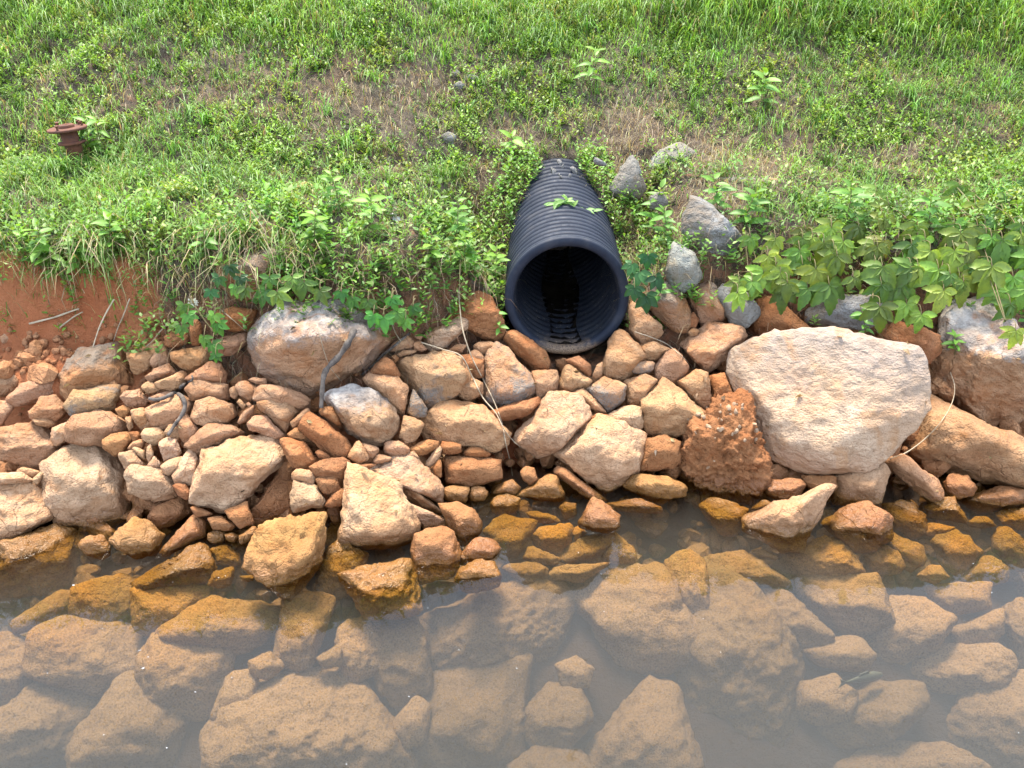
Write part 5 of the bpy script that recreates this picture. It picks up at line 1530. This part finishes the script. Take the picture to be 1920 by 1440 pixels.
for i, (lab, px, py, h, nl) in enumerate(SH):
    broad = "long leaves" in lab or "broad weed" in lab or "right of the rusty" in lab
    shoot(lab, px, py, h * (1.0 if broad else 1.3 if py > 300 else .75), nl + 2, 'broad' if broad else 'small', pr.choice([(.16, .33, .04), (.19, .36, .045), (.14, .30, .045)]), (pr.uniform(-14, 14), 0), leafpx=28 if broad else pr.uniform(25, 36))
shoot("small sprout growing from the crack of the white scarred boulder", 1790, 665, 34, 10, 'small', (.15, .33, .05), (-8, 0), fn=lambda a, b: on_stones(a, b, .0), leafpx=19)
shoot("drooping sprout with bright tips over the grey boulder", 1535, 560, 50, 12, 'small', (.16, .34, .05), (12, 0), fn=lambda a, b: on_stones(a, b, .03), leafpx=20, droop=True)
shoot("drooping sprout between the big creepers and the huge flat boulder", 1612, 570, 60, 14, 'small', (.14, .31, .05), (14, 0), fn=lambda a, b: on_stones(a, b, .03), leafpx=20, droop=True)
shoot("sprout on the grey topped orange boulder", 1235, 575, 40, 10, 'small', (.12, .29, .06), (2, 0), fn=lambda a, b: on_stones(a, b, .0), leafpx=20)
shoot("sprout hanging at the left side of the pipe rim", 930, 575, 46, 8, 'small', (.14, .31, .05), (6, 0), fn=lambda a, b: on_stones(a, b, .02), leafpx=20, droop=True)
shoot("tiny sprout on top of the chalk white topped boulder", 588, 582, 24, 8, 'small', (.16, .32, .06), (-6, 0), fn=lambda a, b: on_stones(a, b, .0), leafpx=15)
# sprays lying across the top of the pipe
def on_pipe(px, py):
    d = ray(px, py)
    t = np.arange(2.4, 5, .004); P = CAM + d * t[:, None]
    r = np.hypot(P[:, 0] - pipe_axis_x(P[:, 1]), P[:, 2] - pipe_axis_z(P[:, 1]))
    i = int(np.argmax((r < PIPE_R + .004) & (P[:, 1] > PIPE_Y)))
    return P[i]
for lab, px, py, h, ln in (("leafy spray lying across the pipe top, from the right flank", 1140, 385, 14, (-62, 0)), ("leafy spray reaching across the middle of the pipe", 1120, 398, 12, (-50, -10)),
                           ("small spray with brown dead leaves on the pipe top", 1030, 385, 10, (34, 0)), ("leafy spray over the right ribs of the pipe", 1135, 360, 18, (-34, 0))):
    shoot(lab, px, py, h, 20, 'small', (.15, .30, .06), ln, fn=on_pipe, leafpx=22)
# gravel that has slid onto the pipe where it enters the bank
gr = random.Random(8)
gpeb_me = []
for m_ in chip_me:
    m2 = m_.copy(); m2.materials.clear(); m2.materials.append(M_GPEB); gpeb_me.append(m2)
for i in range(12):
    px, py = gr.uniform(1030, 1125), gr.uniform(300, 335)
    c = on_pipe(px, py)
    o = obj("pebble", gpeb_me[i % 4], None, tuple(c + np.array([0, 0, .004])))
    s = gr.uniform(.010, .026)
    o.scale = (s, s, s * .8); o.rotation_euler = (gr.uniform(0, 6), gr.uniform(0, 6), gr.uniform(0, 6))
    o.color = (.38, .33, .27, .3)
    tag(o, "small grey pebble lying on the ribs where the pipe enters the bank", "pebble", "pebbles on the buried end of the pipe")
# white flakes on the bare soil
for i, (px, py) in enumerate(((745, 412), (738, 405), (752, 416), (728, 395), (734, 422), (575, 425), (462, 470), (560, 440))):
    c = hit_surface(px, py, ground)
    o = obj("flake", chip_me[i % 4], None, tuple(c + np.array([0, 0, .006])))
    o.data = o.data.copy(); o.data.materials.clear(); o.data.materials.append(M_CHALK)
    s = (.02, .016, .012, .01, .01, .012, .012, .012)[i]
    o.scale = (s, s, s * .4); o.rotation_euler = (.4, gr.uniform(-.4, .4), gr.uniform(0, 6))
    tag(o, "white flake lying on the bare soil left of the pipe", "flake", "white flakes on the soil")
# white blossom head on a weed under the fringe
c = on_stones(362, 566, .05)
fl = empty("blossom", tuple(c), "small white blossom above the trailing creeper", "flower")
for i in range(9):
    a = i * 2.4
    lf = obj("petal", LM['oval'], fl)
    lf.matrix_local = frame_matrix((.004 * math.cos(a), .0, .004 * math.sin(a)), (math.cos(a), -.5, math.sin(a)), (0, -1, .3), .018)
    lf.color = (.8, .8, .77, 1)

# dead leaves and bits of litter on the stones and the slope
lp_, ld_, ll_, lc_ = [], [], [], []
for i in range(260):
    px, py = vr.uniform(0, 1920), vr.uniform(560, 960) if i < 120 else vr.uniform(120, 520)
    q = on_stones(px, py, .004) if i < 120 else hit_surface(px, py, ground)
    if q[2] < .02 or (i >= 120 and abs(q[0] - PIPE_X) < .3 and q[1] < 3.95): continue
    a = vr.uniform(0, 6.28)
    lp_.append(q + [0, 0, .004]); ld_.append((math.cos(a), math.sin(a), vr.uniform(-.3, .4))); ll_.append(vr.uniform(.012, .034))
    lc_.append(np.array([(.20, .11, .055), (.30, .19, .10), (.11, .065, .04), (.36, .27, .13)][int(vr.integers(0, 4))]) * vr.uniform(.8, 1.2))
ll_ = np.array(ll_)
V, F, k = leaves_mesh(np.array(lp_), np.array(ld_), ll_, ll_ * vr.uniform(.3, .6, len(ll_)), vr.normal(0, .7, len(ll_)), .5, .6)
build_stuff("leaf_litter", [(V, F, k, np.array(lc_))], "scattered dead leaves and bits on the stones and slope", "leaf litter")
